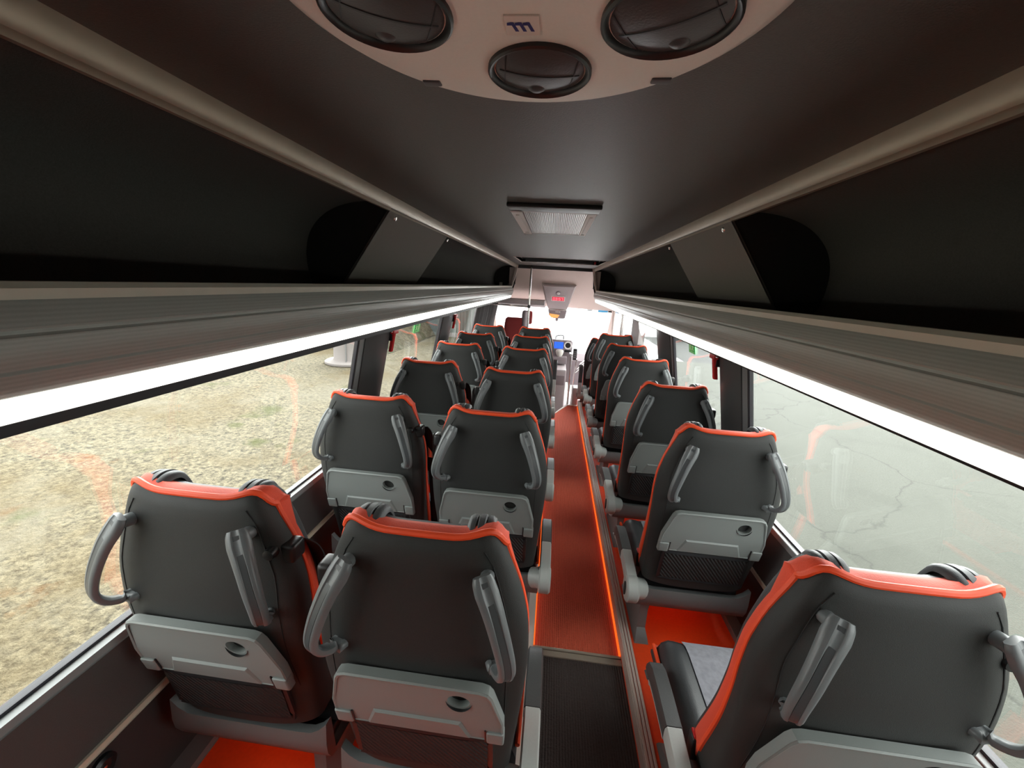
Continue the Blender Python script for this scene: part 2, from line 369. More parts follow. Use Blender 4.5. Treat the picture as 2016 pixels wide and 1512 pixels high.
# lower walls
for sx, nm in ((-1, 'left'), (1, 'right')):
    b = MB()
    yf = 4.70 if sx > 0 else 6.4
    b.box(sx * 0.962, sx * 1.02, Y0, yf, rz(-1.12), rz(-0.895), 0, 0.004)
    b.box(sx * 1.005, sx * 1.06, Y0, yf, PLAT - 0.1, rz(-1.12), 1)
    b.box(sx * 0.957, sx * 1.03, Y0, yf, rz(-1.138), rz(-1.118), 3, 0.003)
    b.box(sx * 0.95, sx * 1.005, Y0, yf, PLAT, PLAT + 0.03, 4, 0.004)
    b.box(sx * 0.958, sx * 0.998, Y0, yf, rz(-0.905), rz(-0.880), 2, 0.004)
    b.box(sx * 1.02, sx * 1.06, Y0, yf, rz(-1.2), rz(-0.93), 1)
    # band above the windows up to the roof
    rows = [[(sx * (wall_x(z) + 0.0), y, z) for z in (rz(-0.19), rz(-0.1), rz(0.1), rz(0.30))] for y in (Y0, yf)]
    b.grid(rows, 1)
    rows = [[(sx * (wall_x(z) + 0.05), y, z) for z in (rz(-0.19), rz(-0.1), rz(0.1), rz(0.30))] for y in (Y0, yf)]
    b.grid(rows, 1)
    structure(b.build('wall_' + nm, [MT['wall'], MT['walldark'], MT['sill'], MT['beige'], MT['stripgrey']], smooth=True), 'dark side wall below the %s windows' % nm, 'wall')
e = empty('wall_socket', (-1.005, 0.66, rz(-1.235)), 'small round black socket low on the left wall beside the nearest window seat', 'socket')
MB().revolve([(0.0, 0.0), (0.03, 0.0), (0.03, 0.010), (0.022, 0.016), (0.018, 0.008), (0.0, 0.006)], (0, 0, 0), (1, 0, 0), 24).build('socket_ring', MT['black'], e)
MB().revolve([(0.0, 0.0), (0.006, 0.004), (0.004, 0.012), (0.0, 0.014)], (0, 0.0, 0), (1, 0, 0), 12).build('contact', MT['metal'], e)

# pillars and side windows
def slab(b, sx, y0, y1, z0, z1, t0, t1, mi=0, zs=None):
    zs = zs or [z0, rz(-0.75), z1]
    zs = [z for z in zs if z0 <= z <= z1]
    pr = [(sx * (wall_x(z) + t0), z) for z in zs] + [(sx * (wall_x(z) + t1), z) for z in reversed(zs)]
    b.prism(pr, 1, y0, y1, mi)
    return b
def pillar(sx, y0, y1, edge=None):
    b = MB()
    zs = [rz(-0.895), rz(-0.75), rz(-0.16)]
    def ring(z):
        x = wall_x(z); d = y1 - y0
        return [(sx * (x + 0.03), y0, z), (sx * (x - 0.005), y0, z), (sx * (x - 0.028), y0 + 0.22 * d, z), (sx * (x - 0.034), y0 + 0.5 * d, z), (sx * (x - 0.028), y0 + 0.78 * d, z), (sx * (x - 0.005), y1, z), (sx * (x + 0.03), y1, z)]
    b.grid([ring(z) for z in zs], 0, True)
    if edge: slab(b, sx, y0 - 0.05, y0, zs[0], zs[-1], 0.0, 0.02, 1); slab(b, sx, y0 - 0.064, y0 - 0.05, zs[0], zs[-1], 0.004, 0.02, 2)
    slab(b, sx, y0 - (0.0 if edge else 0.014), y0, zs[0], zs[-1], 0.002, 0.02, 2); slab(b, sx, y1, y1 + 0.014, zs[0], zs[-1], 0.002, 0.02, 2)
    return b
PL = [(-1, 1.92, 2.23, True), (-1, 3.36, 3.66, False), (1, 1.875, 2.11, True), (1, 3.06, 3.44, True)]
for i, (sx, y0, y1, ed) in enumerate(PL):
    o = pillar(sx, y0, y1, ed).build('pillar', [MT['pillar'], MT['stripgrey'], MT['rubber']], auto=60)
    structure(o, ['dark pillar left of the second window seat', 'dark far pillar on the left wall', 'dark pillar beside the second single seat', 'dark pillar beside the fourth single seat'][i], 'pillar')
for sx in (-1, 1):
    b = MB(); slab(b, sx, Y0, YW - .01, rz(-0.895), rz(-0.16), -0.005, 0.02)
    structure(b.build('pillar', MT['pillar'], smooth=False), 'dark panel behind the long near window on the ' + ('left' if sx < 0 else 'right'), 'pillar')
wins = [(-1, YW, 1.85), (-1, 2.245, 3.345), (-1, 3.675, 4.70), (1, YW, 1.81), (1, 2.125, 2.99), (1, 3.455, 4.30)]
for i, (sx, y0, y1) in enumerate(wins):
    b = MB(); slab(b, sx, y0, y1, rz(-0.876), rz(-0.17), 0.012, 0.017)
    o = b.build('window_%d' % (i + 1), MT['glass'], smooth=False)
    structure(o, ['long near window on the left', 'second window on the left', 'third window on the left', 'long near window on the right', 'second window on the right', 'third window on the right'][i], 'window')
    f = MB(); slab(f, sx, y0, y1, rz(-0.884), rz(-0.872), 0.010, 0.030); slab(f, sx, y0, y1, rz(-0.186), rz(-0.165), 0.004, 0.026)
    f.build('window_rubber', MT['rubber'], o, smooth=False)
# rear end, behind the camera
b = MB().box(-1.0, 1.0, Y0 - 0.05, Y0, -0.06, rz(-0.8)).box(-1.0, 1.0, Y0 - 0.05, Y0, rz(-0.8), rz(0.3))
structure(b.build('wall_rear', MT['wall'], smooth=False), 'rear wall of the bus', 'wall')

# ceiling
ZC = rz(0.235)
HX0, HX1, HY0, HY1 = rx(-0.39), rx(0.42), 3.78, 4.55     # roof hatch opening
b = MB()
b.box(-0.52, 0.52, Y0, HY0, ZC, ZC + 0.03).box(-0.52, 0.52, HY1, 5.75, ZC, ZC + 0.03).box(-0.52, HX0, HY0, HY1, ZC, ZC + 0.03).box(HX1, 0.52, HY0, HY1, ZC, ZC + 0.03)
structure(b.build('ceiling', MT['ceiling'], smooth=False), 'dark brown lined ceiling over the aisle', 'ceiling')
structure(MB().box(-1.0, 1.0, Y0 - 0.05, 5.8, ZC + 0.09, ZC + 0.12).build('ceiling_shell', MT['walldark'], smooth=False), 'outer roof above the ceiling lining', 'roof')
e = empty('roof_hatch', ((HX0 + HX1) / 2, (HY0 + HY1) / 2, ZC), 'recessed roof hatch with dark glass at the far end of the ceiling', 'roof hatch')
hw, hd = (HX1 - HX0) / 2, (HY1 - HY0) / 2
b = MB()
for (a0, a1, c0, c1) in ((-hw - .012, hw + .012, -hd - .012, -hd), (-hw - .012, hw + .012, hd, hd + .03), (-hw - .012, -hw, -hd, hd), (hw, hw + .012, -hd, hd)): b.box(a0, a1, c0, c1, -0.004, 0.085, 0, 0.002)
b.build('hatch_collar', MT['white'], e)
MB().box(-hw, hw, -hd, hd, 0.075, 0.085).build('hatch_glass', MT['black'], e)
MB().box(-hw + 0.04, hw - 0.06, hd - 0.035, hd - 0.001, 0.004, 0.06, 0, 0.004).build('hatch_blind', MT['pillar'], e)
MB().box(hw - 0.05, hw - 0.03, hd - 0.06, hd - 0.035, 0.002, 0.03, 0, 0.004).build('hatch_handle', MT['red'], e)

# ================================================================= LUGGAGE RACKS
def make_rack(sx):
    side = 'left' if sx < 0 else 'right'
    e = empty('luggage_rack', (0, 0, rz(0)), 'dark open luggage rack above the %s windows with a glowing strip along its lower edge' % side, 'luggage rack', None)
    S = lambda p: (sx * p[0], p[1])
    # upper rail, a trim with two steps
    b = MB()
    b.prism([S(p) for p in ((.474, .236), (.479, .210), (.484, .203), (.489, .205), (.493, .215), (.497, .236))], 1, Y0, YR)
    b.prism([S(p) for p in ((.488, .204), (.490, .196), (.498, .196), (.501, .236), (.497, .236))], 1, Y0, YR)
    b.build('upper_rail', MT['rail'], e)
    # lip
    b = MB(); b.prism([S(p) for p in ((.531, -.046), (.528, -.034), (.534, -.027), (.548, -.027), (.552, -.046))], 1, Y0, YR)
    b.build('lip_trim', MT['lip'], e)
    # ribbed face
    pr = [(.533, -.046), (.525, -.058), (.521, -.074), (.5235, -.077), (.5235, -.081), (.5195, -.084), (.518, -.098), (.521, -.115), (.5235, -.119), (.5225, -.123), (.528, -.138), (.538, -.150), (.575, -.150), (.575, -.046)]
    b = MB(); b.prism([S(p) for p in pr], 1, Y0, YR); b.build('rack_face', MT['rackface'], e, auto=25)
    b = MB(); b.prism([S(p) for p in ((.537, -.151), (.540, -.165), (.546, -.1795), (.566, -.1795), (.566, -.151))], 1, Y0, YR - 0.02)
    q = b.build('light_strip', MT['led'], e); q['label'] = 'glowing white strip light'
    b = MB(); b.prism([S(p) for p in ((.546, -.180), (.547, -.194 if sx < 0 else -.184), (.84, -.194), (.84, -.150), (.575, -.150), (.575, -.180))], 1, Y0, YR)
    b.build('rack_underside', MT['rubber'], e, smooth=False)
    # lining: floor, curved back and top
    pr = [(.552, -.030), (.60, -.045), (.74, -.045), (.765, -.02), (.775, .06), (.755, .13), (.70, .185), (.62, .215), (.52, .225), (.497, .226)]
    curve = [(p.x, p.y) for p in bez([(x, z, 0) for x, z in pr[2:]], 5)]
    pr = pr[:2] + curve
    back = [(x + 0.012 * (1 if x > .6 else 0), z + 0.012) for x, z in reversed(curve[10:])] + [(.79, -.03), (.76, -.06), (.55, -.06)]
    b = MB(); b.prism([S(p) for p in pr + back], 1, Y0, YR); b.build('rack_lining', MT['rackin'], e, auto=50)
    # partitions
    def partition(y, t=0.02):
        q = MB(); q.prism([S(p) for p in [(.502, .20), (.665, -.040)] + [p for p in curve if p[0] > .53]], 1, y, y + t)
        return q.build('partition', MT['blackmat'], e, smooth=False)
    y0, y1 = (1.30, 1.985) if sx < 0 else (1.235, 1.85)
    partition(y0 + 0.004); partition(y1 - 0.024)
    # cover panel between the partitions, leaning from the rail down behind the lip
    q = MB(); sk = 0.0
    P = [(.486, .205), (.655, -.042)]
    rows = []
    for x, z in P:
        k = (.205 - z) / .245
        rows.append([(sx * x, y0 + sk * k * 0.6, z), (sx * x, y1 + sk * k * 0.6, z)])
    q.grid(rows, 0); q.grid([[(a[0] + sx * .006, a[1], a[2] + .003) for a in r] for r in rows], 0)
    pn = q.build('cover_panel', MT['rackpanel'], e, smooth=False)
    for yy in (y0 + 0.03, y1 - 0.02):
        MB().revolve([(0, .004), (.006, .003), (.008, 0)], (sx * .487, yy, .178), (-sx, 0, -.45), 14).build('screw', MT['metal'], pn)
    # front end plate
    q = MB(); q.prism([S(p) for p in [(.478, .225), (.50, .0), (.56, -.187), (.80, -.187), (.80, .20), (.62, .225)]], 1, YR, YR + 0.02)
    q.build('end_plate', MT['blackmat'], e, smooth=False)
    q = MB(); q.prism([S(p) for p in ((.468, .236), (.50, .205), (.545, -.03), (.527, -.034), (.490, .10))], 1, YR - 0.05, YR)
    q.prism([S(p) for p in ((.500, .20), (.575, .20), (.575, -.045), (.545, -.03))], 1, YR - 0.02, YR)
    q.build('end_trim', MT['header'], e, smooth=False)
    q = MB(); q.prism([S(p) for p in ((.49, .0), (.522, -.04), (.518, -.10), (.54, -.15), (.56, -.187), (.62, -.187), (.60, .0))], 1, YR, YR + .03)
    q.build('end_cap', MT['cabgrey'], e, smooth=False)
    if sx < 0:
        q = MB().box(-.70, -.66, YR - .024, YR - .021, -.035, .005); q.build('end_sticker', MT['white'], e, smooth=False)
    return e
make_rack(-1); make_rack(1)

# ================================================================= CEILING FITTINGS
# round air console above the camera
e = empty('ceiling_air_console', (rx(-.040), 0.372, ZC), 'round beige ceiling air console with black nozzles and a small badge', 'air vent')
R0 = 0.205
MB().revolve([(R0 + .004, 0), (R0 + .001, -.012), (R0 - .012, -.019), (R0 - .05, -.020), (0.0, -.020)], (0, 0, 0), (0, 0, 1), 96).build('console_housing', MT['console'], e, auto=60)
for px, py in ((-.119, .020), (.114, .030), (0.005, .116), (0, -.12)):
    rr = .055 if py < .1 else .0535
    nz = MB()
    nz.revolve([(rr, -.019), (rr, -.0235), (rr - .002, -.025), (rr - .005, -.0235), (rr - .007, -.019), (rr - .007, -.017)], (px, py, 0), (0, 0, 1), 48)
    no = nz.build('air_nozzle', MT['black'], e)
    th = math.radians(25 if px < -.1 else -30 if px > .1 else 8)
    fl = MB(); r1_ = rr - .0075
    rows = []
    for i in range(7):
        t = i / 6; rows.append([(px + r1_ * t * math.cos(2 * PI * k / 40), py + r1_ * t * math.sin(2 * PI * k / 40), -.0205 - .005 * (1 - t * t)) for k in range(40)])
    fl.grid(rows, 0, True)
    # straight groove bar and thumb dimple on the flap
    c_, s_ = math.cos(th), math.sin(th)
    def at(u, v, z): return (px + u * c_ - v * s_, py + u * s_ + v * c_, z)
    L = r1_ * .90
    dome = lambda u: -.0205 - .005 * (1 - (u / r1_) ** 2)
    us = [-L + 2 * L * k / 16 for k in range(17)]
    gb = MB(); gb.grid([[at(u, v, dome(u) - d) for u in us] for v, d in ((-.0016, 0), (-.0012, .0007), (.0012, .0007), (.0016, 0))])
    for uu in (-L * .86, L * .86):
        vs = [-.028 + .056 * k / 8 for k in range(9)]
        gb.grid([[at(uu + du, v, dome(math.hypot(uu, v)) - d) for v in vs if math.hypot(uu, v) < r1_] for du, d in ((-.0008, 0), (-.0006, .0006), (.0006, .0006), (.0008, 0))])
    gb.build('flap_line', MT['black'], no)
    fo = fl.build('flap', MT['pillar'], no)
    MB().revolve([(0, -.0025), (.006, -.0018), (.009, 0)], at(0, .032, -.0235), (0, 0, 1), 20).build('thumb_grip', MT['groove'], no)
for px, py in ((-.118, .146), (.132, .134)):
    MB().box(px - .010, px + .010, py - .006, py + .006, -.021, -.012, 0, .002).build('clip', MT['groove'], e)
bd = MB().box(-.0215, .0085, .024, .051, -.0215, -.0195, 0, .0006).build('badge', MT['tile'], e)
g = MB()
for k in range(3):
    u0 = -.0185 + k * .0068
    g.add([(u0 + .0016, .0315, -.0217), (u0 + .0048, .0315, -.0217), (u0 + .0088, .0445, -.0217), (u0 + .0056, .0445, -.0217)], [(0, 1, 2, 3)])
    g.add([(u0 - .0008, .0322, -.0217), (u0 + .0030, .0315, -.0217), (u0 + .0030, .0360, -.0217), (u0 - .0012, .0360, -.0217)], [(0, 1, 2, 3)])
g.build('badge_mark', MT['blue'], bd, smooth=False)

# return-air grille in the ceiling
e = empty('ceiling_grille', (rx(-.026), 1.665, ZC), 'rectangular ceiling grille with white side frames and a rear lip coloured as dark as its shade', 'grille')
GX, GY0, GY1 = .136, -.28, .29
b = MB()
for sx in (-1, 1):
    b.box(sx * (GX - .030), sx * GX, GY0, GY1, -.012, 0.0, 0, .003)
    b.box(sx * (GX - .020), sx * (GX - .010), GY0 + .06, GY1 - .08, -.0145, -.012, 0, .001)
    b.box(sx * (GX - .022), sx * (GX - .008), GY1 - .05, GY1 - .03, -.0145, -.012, 0, .001)
b.box(-GX, GX, GY0, GY0 + .012, -.012, 0, 0, .002).box(-GX, GX, GY1 - .014, GY1, -.010, 0, 0, .002)
b.build('grille_frame', MT['white'], e)
b = MB()
for k in range(-17, 18):
    x = k * .0061
    b.box(x - .0016, x + .0016, GY0 + .012, GY1 - .014, -.0090, -.0040)
for k in range(44):
    y = GY0 + .018 + k * .0125
    b.box(-GX + .03, GX - .03, y - .0022, y + .0022, -.0080, -.0035)
b.build('grille_mesh', MT['grille'], e, smooth=False)
MB().box(-GX + .03, GX - .03, GY0 + .01, GY1 - .012, -.0026, -.0005).build('grille_backing', MT['blackmat'], e)
MB().box(-GX - .006, GX + .006, GY0 - .085, GY0 - .0, -.012, 0, 0, .004).build('shaded_rear_lip', MT['black'], e)  # black puts in the shade of the side turned from the windscreen

# ================================================================= SEATS
ZS = 0.08                       # seats are measured over the aisle floor and stand on the platform
W_ = [(.40, .200), (.50, .206), (.62, .214), (.75, .222), (.86, .226), (.94, .222), (1.01, .206), (1.06, .188), (1.12, .165)]
YB = [(.40, .072), (.50, .052), (.60, .030), (.70, .006), (.80, -.010), (.90, -.012), (1.0, -.006), (1.10, .0), (1.14, .002)]
YSM = [(.40, .200), (.50, .172), (.60, .136), (.70, .106), (.80, .088), (.90, .078), (1.0, .072), (1.06, .066), (1.12, .056)]      # depth of the seam, where the piping runs
INS = [(.40, .000), (.60, .004), (.80, .010), (1.0, .008), (1.12, .002)]      # how far the side closes in towards the seam
ZTOP = [(0, 1.104), (.45, 1.104), (.60, 1.108), (.76, 1.117), (.86, 1.117), (.93, 1.104), (1.0, 1.070)]
ZB = .415
def wf(z): return smooth_lerp(z, W_, .02)
def ybf(z): return smooth_lerp(z, YB, .04)
def ysf(z): return smooth_lerp(z, YSM, .04)
def zt(s): return smooth_lerp(abs(s), ZTOP, .06)
def seat_pt(s, t):
    zn = ZB + t * (1.12 - ZB); z = ZB + t * (zt(s) - ZB)
    return s * wf(zn), zn, z
def prof(a, p=4.0): return math.sqrt(max(0.0, 1 - abs(a) ** p))
SS = [math.sin(PI / 2 * (-1 + 2 * i / 30)) for i in range(31)]
TT = [i / 30 for i in range(26)] + [.87, .90, .93, .96, .985, 1.0]
def rnd_(s): return .052 * (1 - prof(s, 3.2))          # how the cover rolls over towards its sides
def rear_y(x, z):
    s = max(-1, min(1, x / wf(z))); return ybf(z) + rnd_(s)
def topk(t): return 0 if t < .94 else .016 * (1 - math.sqrt(max(0, 1 - ((t - .94) / .06) ** 2)))
def shell_pt(s, t):
    x, zn, z = seat_pt(s, t); kt = 1 - max(0, (t - .90) / .10)
    return (x, ybf(zn) + rnd_(s) * (.85 + .15 * kt) + topk(t), z)
def seam_pt(sg, t):
    x, zn, z = seat_pt(sg, t); return (x - sg * smooth_lerp(zn, INS), ysf(zn), z)
def boundary():
    out = [(seam_pt(-1, t), -1.0, t) for t in TT] + [(shell_pt(s, 1.0), s, 1.0) for s in SS[1:-1]] + [(seam_pt(1, t), 1.0, t) for t in reversed(TT)]
    return out
def sh(b): return b.xform(lambda x, y, z: (x, y, z - ZS))

def build_seat(belt, arm, arm_up=False):
    root = bpy.data.objects.new('coach_seat', None); COL.objects.link(root); root.empty_display_size = .05
    # rear cover
    b = MB(); rows = []
    for t in TT:
        mid = [shell_pt(s, t) for s in SS]
        def side(sg):
            a = Vector(shell_pt(sg, t)); c = Vector(seam_pt(sg, t)); o_ = []
            for k in (.2, .4, .6, .8, 1.0):
                p = a.lerp(c, k); p.x = a.x + (c.x - a.x) * k ** 2.2; o_.append(tuple(p))
            return o_
        rows.append(side(-1)[::-1] + mid + side(1))
    b.grid(rows)
    sh(b).build('backrest_shell', MT['shell'], root, auto=70)
    # orange side band between piping and front cushion
    B = boundary(); b = MB(); r0_, r1_, r2_ = [], [], []
    for (x, y, z), s, t in B:
        top = 1.0 if abs(s) < 1 else max(0, (t - .9) / .1)
        d = .020 + .026 * (1 - t) + .026 * top
        r0_.append((x, y, z)); r1_.append((x * 1.015, y + d * .5, z + .006 * top)); r2_.append((x * .995, y + d, z - .004 * top))
    b.grid([r0_, r1_, r2_]); sh(b).build('side_band', MT['orange'], root, auto=80)
    # front cushion
    b = MB(); rows = []
    for t in TT:
        r = []; top = max(0, (t - .9) / .1); d = .020 + .026 * (1 - t) + .026 * top
        for s in SS:
            x, zn, z = seat_pt(s, t); xs = x - s * smooth_lerp(zn, INS)
            y0 = shell_pt(s, 1.0)[1] if t == 1 else ysf(zn)
            if t < 1 and abs(s) < 1: y0 = ysf(zn) * (1 - top ** 2) + shell_pt(s, 1.0)[1] * top ** 2
            k = prof(s, 6) * prof(max(0, (t - .80) / .2), 2.5)
            r.append((xs * .995, y0 + d + k * (.030 + .018 * math.exp(-((abs(s) - .72) / .16) ** 2)), z - .004 * top))
        rows.append(r)
    b.grid(rows); sh(b).build('backrest_cushion', MT['leather'], root, auto=80)
    # centre panel of the front
    b = MB(); rows = []
    for t in [i / 14 for i in range(2, 12)]:
        r = []
        for s in [-.5 + i / 10 for i in range(11)]:
            x, zn, z = seat_pt(s, t); r.append((x, ysf(zn) + .020 + .026 * (1 - t) + .0385, z))
        rows.append(r)
    b.grid(rows); sh(b).build('backrest_panel', MT['fabric'], root)
    # piping
    b = MB(); b.tube([(x * 1.004, y - .002, z + .002) for (x, y, z), s, t in B if z > .45], .0068, 8); sh(b).build('piping', MT['piping'], root)
    # headrest wings, ribbed straps over the top corners
    for sx in (-1, 1):
        b = MB(); ws = [(-.030, -.010), (-.027, .000), (-.020, .005), (-.012, .005), (-.009, .002), (-.006, .006), (.006, .007), (.009, .002), (.012, .005), (.020, .005), (.027, .000), (.030, -.010)]
        path = bez([(sx * .114, .028, 1.096), (sx * .115, .042, 1.110), (sx * .115, .066, 1.116), (sx * .114, .092, 1.107), (sx * .112, .108, 1.078), (sx * .109, .122, 1.03)], 5)
        def rf(i, path=path):
            p = path[i]; return (0, p.y - .055, p.z - 1.06)
        b.sweep(path, ws, rf); sh(b).build('headrest_wing', MT['wing'], root)
    # seams on the cover
    for sx in (-1, 1):
        b = MB(); pts = []
        for z in [1.085 - .03 * k for k in range(18)]:
            f = min(1, (1.085 - z) / .16); x = sx * (.13 + .055 * f ** .7 - .0 * f)
            pts.append((x, rear_y(x, z) - .0005, z))
        b.tube(pts, .0012, 5)
        sh(b).build('seam', MT['blackmat'], root)
    # grab handles
    for sx in (-1, 1):
        b = MB()
        def sp(x, z, off): return (sx * x, rear_y(x, z) - off, z)
        path = bez([sp(.131, 1.060, .030), sp(.141, 1.036, .038), sp(.158, 1.000, .050), sp(.176, .950, .060), sp(.188, .905, .064), sp(.189, .878, .060), sp(.182, .858, .046), sp(.170, .847, .022), sp(.158, .847, -.006)], 6)
        n = len(path)
        def rf(i): return (sx * .45, -1, .05)
        sec = [(-.0195, -.006), (-.019, .003), (-.014, .008), (-.008, .0085), (-.006, .0062), (.006, .0062), (.008, .0085), (.014, .008), (.019, .003), (.0195, -.006), (.014, -.010), (-.014, -.010)]
        sc_ = [lerp(i / n, [(0, .86), (.05, 1.06), (.14, 1.16), (.30, 1.0), (.52, .86), (.75, .82), (.9, .92), (1, .95)]) for i in range(n)]
        b.sweep(path, sec, rf, 0, True, sc_)
        b.sweep([sp(.137, 1.036, -.008), sp(.137, 1.040, .014), sp(.137, 1.044, .034)], [(.014 * math.cos(2 * PI * k / 12), .014 * math.sin(2 * PI * k / 12)) for k in range(12)], (0, 0, 1))
        h = sh(b).build('grab_handle', MT['handle'], root, auto=50)
        q = MB(); pin = path[int(n * .06):int(n * .76)]
        q.sweep([Vector(p) + Vector((sx * .45, -1, .05)).normalized() * .0066 for p in pin], [(-.0058, -.001), (-.0058, .0008), (.0058, .0008), (.0058, -.001)], lambda i: (sx * .45, -1, .05))
        sh(q).build('grip_inlay', MT['groove'], h)
        q = MB().revolve([(0, .004), (.003, .003), (.005, 0)], sp(.172, .842, .018), (sx * .4, -1, -.4), 10); sh(q).build('screw', MT['metal'], h)
    # tray table
    tip = lambda z: -.034 + (.806 - z) / .19 * .052      # rear face of the tray
    out = [(-.170, .612), (-.184, .620), (-.187, .640), (-.186, .690), (-.163, .786), (-.155, .800), (-.140, .806), (.140, .806), (.155, .800), (.163, .786), (.186, .690), (.187, .640), (.184, .620), (.170, .612)]
    hc = (.094, .757); hr = .0235
    bm = bmesh.new()
    ov = [bm.verts.new((x, 0, z)) for x, z in out]; hv = [bm.verts.new((hc[0] + hr * math.cos(2 * PI * k / 28), 0, hc[1] + hr * .92 * math.sin(2 * PI * k / 28))) for k in range(28)]
    ed = [bm.edges.new((ov[i], ov[(i + 1) % len(ov)])) for i in range(len(ov))] + [bm.edges.new((hv[i], hv[(i + 1) % 28])) for i in range(28)]
    bmesh.ops.triangle_fill(bm, use_beauty=True, edges=ed)
    ex = bmesh.ops.extrude_face_region(bm, geom=bm.faces[:])
    for v in ex['geom']:
        if isinstance(v, bmesh.types.BMVert): v.co.y += .020
    bm.verts.index_update()
    b = MB(); b.add([(v.co.x, v.co.y + tip(v.co.z), v.co.z) for v in bm.verts], [[q.index for q in f.verts] for f in bm.faces]); bm.free()
    # bevelled rim and raised centre pad
    def rim(x, z): return (x, tip(z) - .0004, z)
    ctr = (0, .70)
    rr_ = [[rim(x, z) for x, z in out], [(ctr[0] + (x - ctr[0]) * .985, tip(z) - .0028, ctr[1] + (z - ctr[1]) * .965) for x, z in out], [(ctr[0] + (x - ctr[0]) * .965, tip(z) - .0006, ctr[1] + (z - ctr[1]) * .92) for x, z in out]]
    b.grid(rr_, 0, True)
    pad = [(-.118, .614), (-.096, .676), (.096, .676), (.118, .614)]
    pv = [(x, tip(z) - .0002, z) for x, z in pad] + [(x * .95, tip(z) - .0034, z - (.006 if z > .65 else -.001)) for x, z in pad]
    b.add(pv, [(4, 5, 6, 7), (0, 1, 5, 4), (1, 2, 6, 5), (2, 3, 7, 6)])
    tr = sh(b).build('tray_table', MT['tray'], root, auto=25)
    q = MB().revolve([(0, .021), (hr + .004, .021), (hr + .004, .001)], (hc[0], tip(hc[1]), hc[1]), (0, 1, 0), 24); sh(q).build('cup_recess', MT['black'], tr)
    for sx in (-1, 1):
        q = MB(); q.box(min(sx * .150, sx * .1885), max(sx * .150, sx * .1885), 0, .024, .606, .652, 0, .006)
        q.xform(lambda x, y, z: (x, y + tip(z) - .0055, z)); sh(q).build('tray_latch', MT['tray'], tr)
        q = MB(); q.box(min(sx * .1465, sx * .1495), max(sx * .1465, sx * .1495), -.001, .004, .608, .655); q.xform(lambda x, y, z: (x, y + tip(z) - .002, z)); sh(q).build('latch_gap', MT['black'], tr)
    # magazine pocket
    b = MB(); fr = [(-.158, .462), (-.158, .598), (.158, .598), (.158, .462), (-.158, .462)]
    path = []
    for (x0_, z0_), (x1_, z1_) in zip(fr, fr[1:]):
        for k in range(6): path.append((x0_ + (x1_ - x0_) * k / 6, 0, z0_ + (z1_ - z0_) * k / 6))
    b.sweep([(x, ybf(z) - .004 + .004 * (abs(x) / .158) ** 4 + .003, z) for x, y, z in path + path[:1]], [(-.006, -.004), (-.006, .004), (.006, .004), (.006, -.004)], (0, -1, .2), 0, False)
    mp = sh(b).build('magazine_pocket', MT['black'], root, auto=40)
    b = MB(); b.grid([[(x, ybf(z) - .002 - .006 * (1 - (x / .158) ** 4), z) for x in [-.152 + .0304 * i for i in range(11)]] for z in (.466, .50, .53, .56, .592)]); sh(b).build('pocket_net', MT['net'], mp)
    # lower rear shroud
    b = MB(); rows = []
    xs = [-.226, -.222, -.205, -.18, -.15, -.08, 0, .08, .15, .18, .205, .222, .226]
    for x in xs:
        k = max(0, (abs(x) - .165) / .06); up = .040 * k * k
        rows.append([(x, y, z) for y, z in ((.110, .372 + up), (.085, .376 + up), (.082, .350), (.086, .315), (.102, .280), (.140, .262), (.20, .256), (.20, .272), (.125, .285))])
    b.grid(rows, 0, True); b.add(rows[0], [tuple(range(9))]); b.add(rows[-1], [tuple(range(9))[::-1]])
    sh(b).build('lower_shroud', MT['shroud'], root, auto=45)
    # seat cushion
    b = MB(); ny = 16; rows = []
    for i in range(ny + 1):
        v = i / ny; y = .17 + v * .43
        edge = prof(max(0, (v - .75) / .25), 2.2)
        r = [(-.215, y, .315)]
        for u in [-1 + 2 * k / 20 for k in range(21)]:
            x = u * .215; z = .405 + .012 * v + .016 * math.exp(-((abs(u) - .80) / .14) ** 2)
            z = .315 + (z - .315) * (.35 + .65 * prof(u, 8)) * (.25 + .75 * edge)
            r.append((x, y, z))
        r.append((.215, y, .315)); rows.append(r)
    b.grid(rows, 0, True); b.add(rows[0], [tuple(range(len(rows[0])))]); b.add(rows[-1], [tuple(range(len(rows[0])))[::-1]])
    cu = sh(b).build('seat_cushion', MT['leather'], root, auto=60)
    b = MB(); rows = []
    for i in range(13):
        v = i / 12 * .94; y = .17 + v * .43; edge = prof(max(0, (v - .75) / .25), 2.2)
        rows.append([(u * .215, y + (.004 if i == 12 else 0), .315 + (.405 + .012 * v + .016 * math.exp(-((abs(u) - .80) / .14) ** 2) - .315) * (.35 + .65 * prof(u, 8)) * (.25 + .75 * edge) + .004) for u in [-.58 + .116 * k for k in range(11)]])
    b.grid(rows); sh(b).build('cushion_panel', MT['fabric'], cu)
    for sx in (-1, 1):
        b = MB(); b.tube([(sx * .2165, .19 + .385 * k / 8, .365 + (.004 * k / 8)) for k in range(9)] + [(sx * .210, .592, .345), (sx * .17, .602, .335)], .007, 8); sh(b).build('cushion_piping', MT['piping'], cu)
    b = MB().box(-.205, .205, .13, .58, .275, .315, 0, .008); sh(b).build('seat_pan', MT['black'], root)
    b = MB().box(-.15, .15, .30, .325, .262, .274, 0, .002); ul = sh(b).build('courtesy_light', MT['under'], root); ul['label'] = 'orange courtesy light strip under the seat'
    # pedestal on the aisle side and a wall-side foot
    ps = arm if arm else belt
    b = MB()
    b.add([], [])
    rows = []
